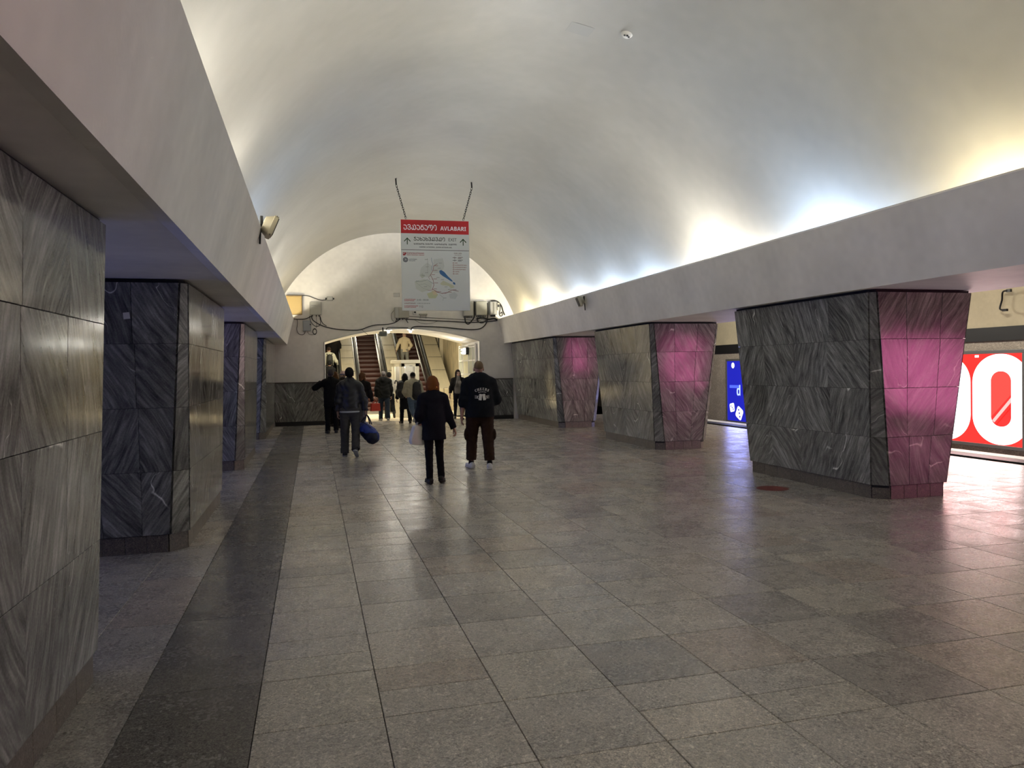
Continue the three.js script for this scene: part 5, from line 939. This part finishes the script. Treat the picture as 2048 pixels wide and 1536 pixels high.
// 3 man with the duffel bag
const duff = person({ h: 1.73, w: 1.05, pos: [0.69, 0, -15.0], head: -6, fine: 0.011, headFine: 0.006, handFine: 0.005, legs: [[-2, 2, 2, 8], [-8, 30, 2, 6]], arms: [[-4, 9, 8, 3, 45], [-6, 17, -2, 9, 90]], lean: 4, skin: [0.36, 0.21, 0.15],
  top: { c: [0.018, 0.017, 0.017], r: 0.42, hem: 0.9, infl: 0.028, waist: 0.15, hip: 0.14, collar: true, sleeve: [1, 1], under: [0.5, 0.5, 0.5], wr: 0.01 }, trousers: { c: [0.055, 0.052, 0.05], infl: 0.02, cuff: 0.062 }, shoes: { c: [0.02, 0.02, 0.02], sole: [0.4, 0.4, 0.38] },
  hair: { c: [0.008, 0.007, 0.006], grow: 0.012, low: -0.075, line: 0.05, front: 0.06 } }, 'person in a dark leather jacket and grey trousers carrying a blue duffel bag');
// 4 man with raised arm
person({ h: 1.72, w: 1.08, pos: [0.47, 0, -20.8], head: 4, legs: [[-3, 2, 2], [6, 8, 2]], arms: [[30, 56, 160, -44, 60], [10, 10, 40, -10, 50]], lean: 2, skin: [0.45, 0.27, 0.2],
  top: { name: 'coat', c: [0.004, 0.004, 0.004], hem: 0.72, infl: 0.03, waist: 0.15, hip: 0.165, collar: true, wr: 0.004 }, trousers: { c: [0.005, 0.005, 0.005], infl: 0.012, cuff: 0.055 }, hair: { c: [0.06, 0.05, 0.045], grow: 0.008, low: -0.07, line: 0.05, front: 0.06 } }, 'person all in black with one hand raised, beside the opening');
// 5 woman with long brown hair
person({ h: 1.62, w: 1.0, pos: [1.32, 0, -21.2], head: -28, turn: -25, legs: [[12, 4, 2], [-12, 16, 2]], arms: [[8, 8, 40, -10, 50], [4, 12, 20, 4, 60]], skin: [0.48, 0.3, 0.22],
  top: { c: [0.012, 0.010, 0.008], hem: 0.86, infl: 0.024, wr: 0.006 }, trousers: { c: [0.12, 0.12, 0.11], infl: 0.012 }, shoes: { c: [0.5, 0.5, 0.48], sole: [0.5, 0.5, 0.5] }, hair: { type: 'long', c: [0.12, 0.055, 0.02], grow: 0.016 } }, 'person with long brown hair, half hidden behind the one carrying the blue bag');
// 6 grey haired man
person({ h: 1.66, w: 1.08, pos: [2.26, 0, -25.0], head: 0, legs: [[8, 4, 2], [-8, 12, 2]], arms: [[2, 10, 10, 6, 40], [4, 10, 14, 4, 40]], skin: [0.42, 0.27, 0.21],
  top: { c: [0.011, 0.011, 0.010], hem: 0.82, infl: 0.04, waist: 0.155, hip: 0.15, hood: true, wr: 0.008 }, trousers: { c: [0.02, 0.028, 0.042], infl: 0.016 }, shoes: { c: [0.25, 0.24, 0.22], sole: [0.3, 0.3, 0.3] }, hair: { c: [0.2, 0.18, 0.17], grow: 0.004, low: -0.06, line: 0.05, front: 0.06 } }, 'person with short grey hair in a black padded jacket and jeans, under the middle escalator');
// 7 white shirt
person({ h: 1.63, w: 1.0, pos: [2.55, 0, -26.1], head: 0, legs: [[16, 4, 2], [-20, 34, 2]], arms: [[6, 10, 20, 4, 40], [0, 16, 10, 8, 40]], skin: [0.36, 0.2, 0.14],
  top: { name: 'shirt', c: [0.55, 0.53, 0.47], hem: 0.86, infl: 0.02 }, trousers: { c: BLK, infl: 0.012 }, hair: { c: BLK, grow: 0.014, low: -0.07, line: 0.05, front: 0.06 } }, 'person in a pale shirt almost hidden behind the grey haired one in black');
// 8 cream sweater, cap
const cream = person({ h: 1.61, w: 1.14, pos: [2.93, 0, -22.6], head: 6, legs: [[-30, 34, 2], [14, 8, 2]], arms: [[10, 14, 58, -16, 50], [8, 14, 50, -10, 50]], lean: 5, skin: [0.45, 0.28, 0.21],
  top: { name: 'sweater', c: [0.42, 0.39, 0.29], hem: 0.86, infl: 0.032, waist: 0.15, hip: 0.148 }, trousers: { c: [0.075, 0.11, 0.16], infl: 0.016 }, shoes: { c: [0.5, 0.48, 0.42], sole: [0.5, 0.5, 0.45] }, hair: { c: [0.1, 0.09, 0.08], grow: 0.003, low: -0.08, line: 0.05, front: 0.06 }, cap: { c: BLK, back: false, band: [0.012, 0.012, 0.012] } }, 'person in a cream sweater, black cap and jeans wearing a black backpack');
// 9 black coat beside the cream sweater
const blackCoat = person({ h: 1.58, w: 1.05, pos: [2.80, 0, -23.6], head: 4, legs: [[14, 4, 2], [-10, 10, 2]], arms: [[2, 10, 20, 6, 40], [4, 10, 14, 4, 40]], skin: [0.45, 0.28, 0.21],
  top: { name: 'coat', c: BLK, hem: 0.52, infl: 0.036, hip: 0.17, wr: 0.006 }, trousers: { c: BLK, infl: 0.012 }, hair: { type: 'bob', c: [0.01, 0.008, 0.007], grow: 0.014, low: -0.11 } }, 'person in a long black coat and dark bob beside the cream sweater');
// 10 woman facing the camera
person({ h: 1.66, w: 1.02, pos: [4.70, 0, -24.7], head: 176, headFine: 0.005, legs: [[10, 6, 1], [-8, 14, 1]], arms: [[4, 12, 14, 10, 40], [0, 14, 8, 12, 40]], lean: 0, turn: 14, skin: [0.52, 0.34, 0.27],
  top: { c: [0.010, 0.009, 0.009], hem: 0.94, infl: 0.02, chest: true, front: [0.16, 0.15, 0.14] }, trousers: { c: [0.008, 0.009, 0.016], infl: 0.006, cuff: 0.04 }, hair: { type: 'long', c: [0.016, 0.010, 0.009], grow: 0.014 } }, 'person with long dark hair and grey top under a black jacket, facing the camera');
// 11 man riding down on the right escalator
{ const z = -33.85; person({ h: 1.70, w: 1.06, pos: [4.02, incl(z) + 0.05, z], head: 180, legs: [[2, 2, 3], [2, 2, 3]], arms: [[4, 26, 10, -30, 60], [6, 26, 20, 18, 50]], lean: 0, skin: [0.5, 0.34, 0.26],
  top: { c: [0.58, 0.50, 0.34], hem: 0.84, infl: 0.02, collar: true }, trousers: { c: [0.24, 0.24, 0.21], infl: 0.014 }, hair: { c: [0.1, 0.08, 0.07], grow: 0.006, low: -0.05 } }, 'person in a beige jacket and grey trousers riding down the right escalator'); }
// 12 white shirt with backpack on the left escalator
const upL = (x, z, o, label) => person({ pos: [x, incl(z) + 0.06, z], ...o }, label);
const white = upL(0.68, -32.6, { h: 1.74, w: 1.06, head: 0, nod: 30, turn: 20, legs: [[4, 4, 2], [12, 20, 2]], arms: [[10, 14, 40, 0, 40], [8, 24, 50, 16, 40]], lean: 10, skin: [0.45, 0.26, 0.18], top: { name: 'shirt', c: [0.62, 0.62, 0.5], hem: 0.88, infl: 0.024 }, trousers: { c: BLK }, hair: { c: [0.03, 0.02, 0.015], grow: 0.012, low: -0.06 } }, 'person in a white top with a black backpack riding up the left escalator');
upL(0.86, -33.9, { h: 1.74, w: 1.22, head: 0, legs: [[4, 4, 2], [4, 4, 2]], arms: [[6, 16, 20, 10, 40], [6, 16, 20, 10, 40]], top: { c: [0.009, 0.008, 0.008], hem: 0.72, infl: 0.05, waist: 0.16, hip: 0.165 }, trousers: { c: BLK }, hair: { c: [0.012, 0.01, 0.01], grow: 0.01, low: -0.07 } }, 'person in a bulky black jacket highest on the left escalator');
upL(0.67, -31.6, { h: 1.70, w: 1.0, head: 0, legs: [[4, 4, 2], [4, 4, 2]], top: { c: [0.012, 0.012, 0.013], hem: 0.84, infl: 0.024 }, trousers: { c: BLK }, hair: { c: BLK, grow: 0.014, low: -0.07 } }, 'person with black hair at the foot of the left escalator, only the head showing');
// 13 pale cap with a blue band; 14 brown hair
person({ h: 1.68, w: 1.0, pos: [0.86, 0, -22.4], head: 0, turn: 60, skin: [0.55, 0.4, 0.3], legs: [[8, 4, 2], [-8, 10, 2]], top: { c: [0.018, 0.016, 0.014], hem: 0.8, infl: 0.03, collar: true }, trousers: { c: BLK }, cap: { c: [0.6, 0.45, 0.4], band: [0.04, 0.1, 0.22] } , hair: { c: [0.25, 0.18, 0.1], grow: 0.006, low: -0.08 } }, 'person in a pale cap with a blue band behind the leather jacket');
person({ h: 1.66, w: 1.0, pos: [0.66, 0, -23.2], head: 8, skin: [0.55, 0.36, 0.27], legs: [[10, 4, 2], [-8, 10, 2]], top: { c: [0.05, 0.035, 0.02], hem: 0.8, infl: 0.026 }, trousers: { c: BLK }, hair: { type: 'bob', c: [0.09, 0.045, 0.015], grow: 0.014, low: -0.12 } }, 'person with brown hair hidden behind the one with a raised hand');

// ---------- bags ----------
// white handbag on the woman's forearm
{
  const a = wom.arm[0], p = wom.toWorld(mix(a.E, a.W, 0.62)), o = thing('handbag', 'white leather handbag with a round emblem hanging from the arm of the red haired person', 'handbag', [p[0] + 0.01, p[1] - 0.37, p[2]], 0.25);
  o.scale.setScalar(0.92); const mat = std([0.8, 0.79, 0.74], 0.5), sh = new THREE.Shape();
  sh.moveTo(-0.15, 0.02); sh.quadraticCurveTo(0, -0.015, 0.15, 0.02); sh.quadraticCurveTo(0.165, 0.05, 0.155, 0.1); sh.lineTo(0.11, 0.25); sh.quadraticCurveTo(0.1, 0.29, 0.06, 0.275); sh.quadraticCurveTo(0, 0.245, -0.06, 0.275); sh.quadraticCurveTo(-0.1, 0.29, -0.11, 0.25); sh.lineTo(-0.155, 0.1); sh.quadraticCurveTo(-0.165, 0.05, -0.15, 0.02);
  part('body', new THREE.ExtrudeGeometry(sh, { depth: 0.07, bevelEnabled: true, bevelSize: 0.022, bevelThickness: 0.03, bevelSegments: 4, curveSegments: 8 }).translate(0, 0.022, 0.0), mat, o);
  part('top_zip', box(0.19, 0.012, 0.02, 0, 0.285, 0.035, 0.004), std([0.4, 0.38, 0.33], 0.4), o);
  part('emblem', new THREE.TorusGeometry(0.026, 0.005, 8, 24).translate(0.02, 0.17, 0.102), std([0.4, 0.38, 0.34], 0.4), o);
  part('emblem_bar', merge([box(0.03, 0.006, 0.006, 0.02, 0.17, 0.102), box(0.006, 0.03, 0.006, 0.02, 0.17, 0.102)]), std([0.4, 0.38, 0.34], 0.4), o);
  for (const z of [0.005, 0.065]) part('handle', tube([[-0.07, 0.26, z], [-0.06, 0.34, 0.6 * z + 0.014], [0.0, 0.405, 0.3 * z + 0.025], [0.06, 0.34, 0.6 * z + 0.014], [0.07, 0.26, z]], 0.009, 8), mat, o);
}
// blue duffel
{
  const a = duff.arm[1], p = duff.toWorld(add(a.W, a.d, 0.09)), o = thing('duffel_bag', 'bright blue duffel bag with a black underside carried by the one in the leather jacket', 'bag', [p[0] + 0.03, p[1] - 0.555, p[2] + 0.02], 0.2);
  const blue = std([0.010, 0.03, 0.22], 0.55), dark = std([0.006, 0.007, 0.02], 0.6);
  const P = [cone([-0.05, 0.32, -0.15], [0.03, 0.16, 0.17], 0.125, 0.14), cone([-0.07, 0.3, -0.02], [0.05, 0.2, 0.0], 0.1, 0.13)];
  const all = (cut) => build(P, 0.011, 0.06, (x, y, z, d) => { const s = y - (0.235 - x * 0.1 + 0.01 * Math.sin(z * 30)); return Math.max(d + 0.005 * wob(x, y, z, 1.3), cut * s, -y + 0.005); }).mesh();
  part('upper_cover', all(-1), blue, o); part('underside', all(1), dark, o); part('zip', tube([[-0.1, 0.43, -0.16], [-0.07, 0.435, -0.06], [-0.02, 0.38, 0.06], [0.03, 0.31, 0.16]], 0.008, 6), dark, o);
  for (const z of [-0.07, 0.07]) part('handle', tube([[-0.12, 0.45, z], [-0.07, 0.52, z * 0.6], [-0.03, 0.585, z * 0.15], [0.02, 0.5, z * 0.6], [0.05, 0.4, z]], 0.012, 8), dark, o);
  part('end_pocket', build([ell([0.1, 0.17, 0.2], [0.06, 0.1, 0.09])], 0.011, 0.02).mesh(), std([0.008, 0.02, 0.13], 0.55), o);
}
function backpack(J, x, y, h, w, mat, label, straps = true) {
  const p = J.toWorld(J.tor(y, x, 0.17)), o = thing('backpack', label, 'backpack', p, (J.o.head ?? 0) * R3);
  part('sack', build([cone([0, -h * 0.34, 0.01], [0, h * 0.32, -0.01], w * 0.5, w * 0.42, { f: [0, 0, 1], kf: 1.7 }), ell([0, -h * 0.2, 0.07], [w * 0.38, h * 0.22, 0.06])], 0.012, 0.03, (x2, y2, z2, d) => d + 0.004 * wob(x2, y2, z2, 1.2)).mesh(), mat, o);
  if (straps) for (const s of [-1, 1]) part('strap', tube([[s * w * 0.2, h * 0.36, -0.04], [s * w * 0.34, h * 0.62, -0.1], [s * w * 0.42, h * 0.68, -0.2], [s * w * 0.46, h * 0.45, -0.29]], 0.02, 6), mat, o);
  part('grab_loop', tube([[-0.03, h * 0.44, 0], [0, h * 0.52, 0], [0.03, h * 0.44, 0]], 0.008, 6), mat, o);
}
const packM = std([0.010, 0.010, 0.011], 0.6);
backpack(cream, 0.07, 1.17, 0.44, 0.30, packM, 'black backpack hanging low on the back of the cream sweater');
backpack(blackCoat, -0.16, 1.22, 0.40, 0.30, packM, 'black backpack bulging from the back of the long black coat', true);
backpack(white, 0.02, 1.18, 0.42, 0.3, std([0.02, 0.022, 0.018], 0.6), 'black backpack on the white top riding up the left escalator');
// orange carrier bag by the foot of the middle escalator
{
  const o = thing('carrier_bag', 'red orange carrier bag beside the long brown haired person', 'bag', [1.66, 0.55, -21.05], 0.3);
  const sh = new THREE.Shape(); sh.moveTo(-0.13, 0); sh.lineTo(0.13, 0); sh.lineTo(0.115, 0.2); sh.lineTo(-0.115, 0.2);
  part('body', new THREE.ExtrudeGeometry(sh, { depth: 0.06, bevelEnabled: true, bevelSize: 0.008, bevelThickness: 0.02, bevelSegments: 2 }).translate(0, 0.01, -0.03), std([0.6, 0.05, 0.015], 0.5), o);
  for (const z of [-0.02, 0.02]) part('handle', tube([[-0.05, 0.19, z], [-0.03, 0.28, z], [0.03, 0.28, z], [0.05, 0.19, z]], 0.006, 6), std([0.5, 0.04, 0.015], 0.5), o);
}

renderer.render(scene, camera);
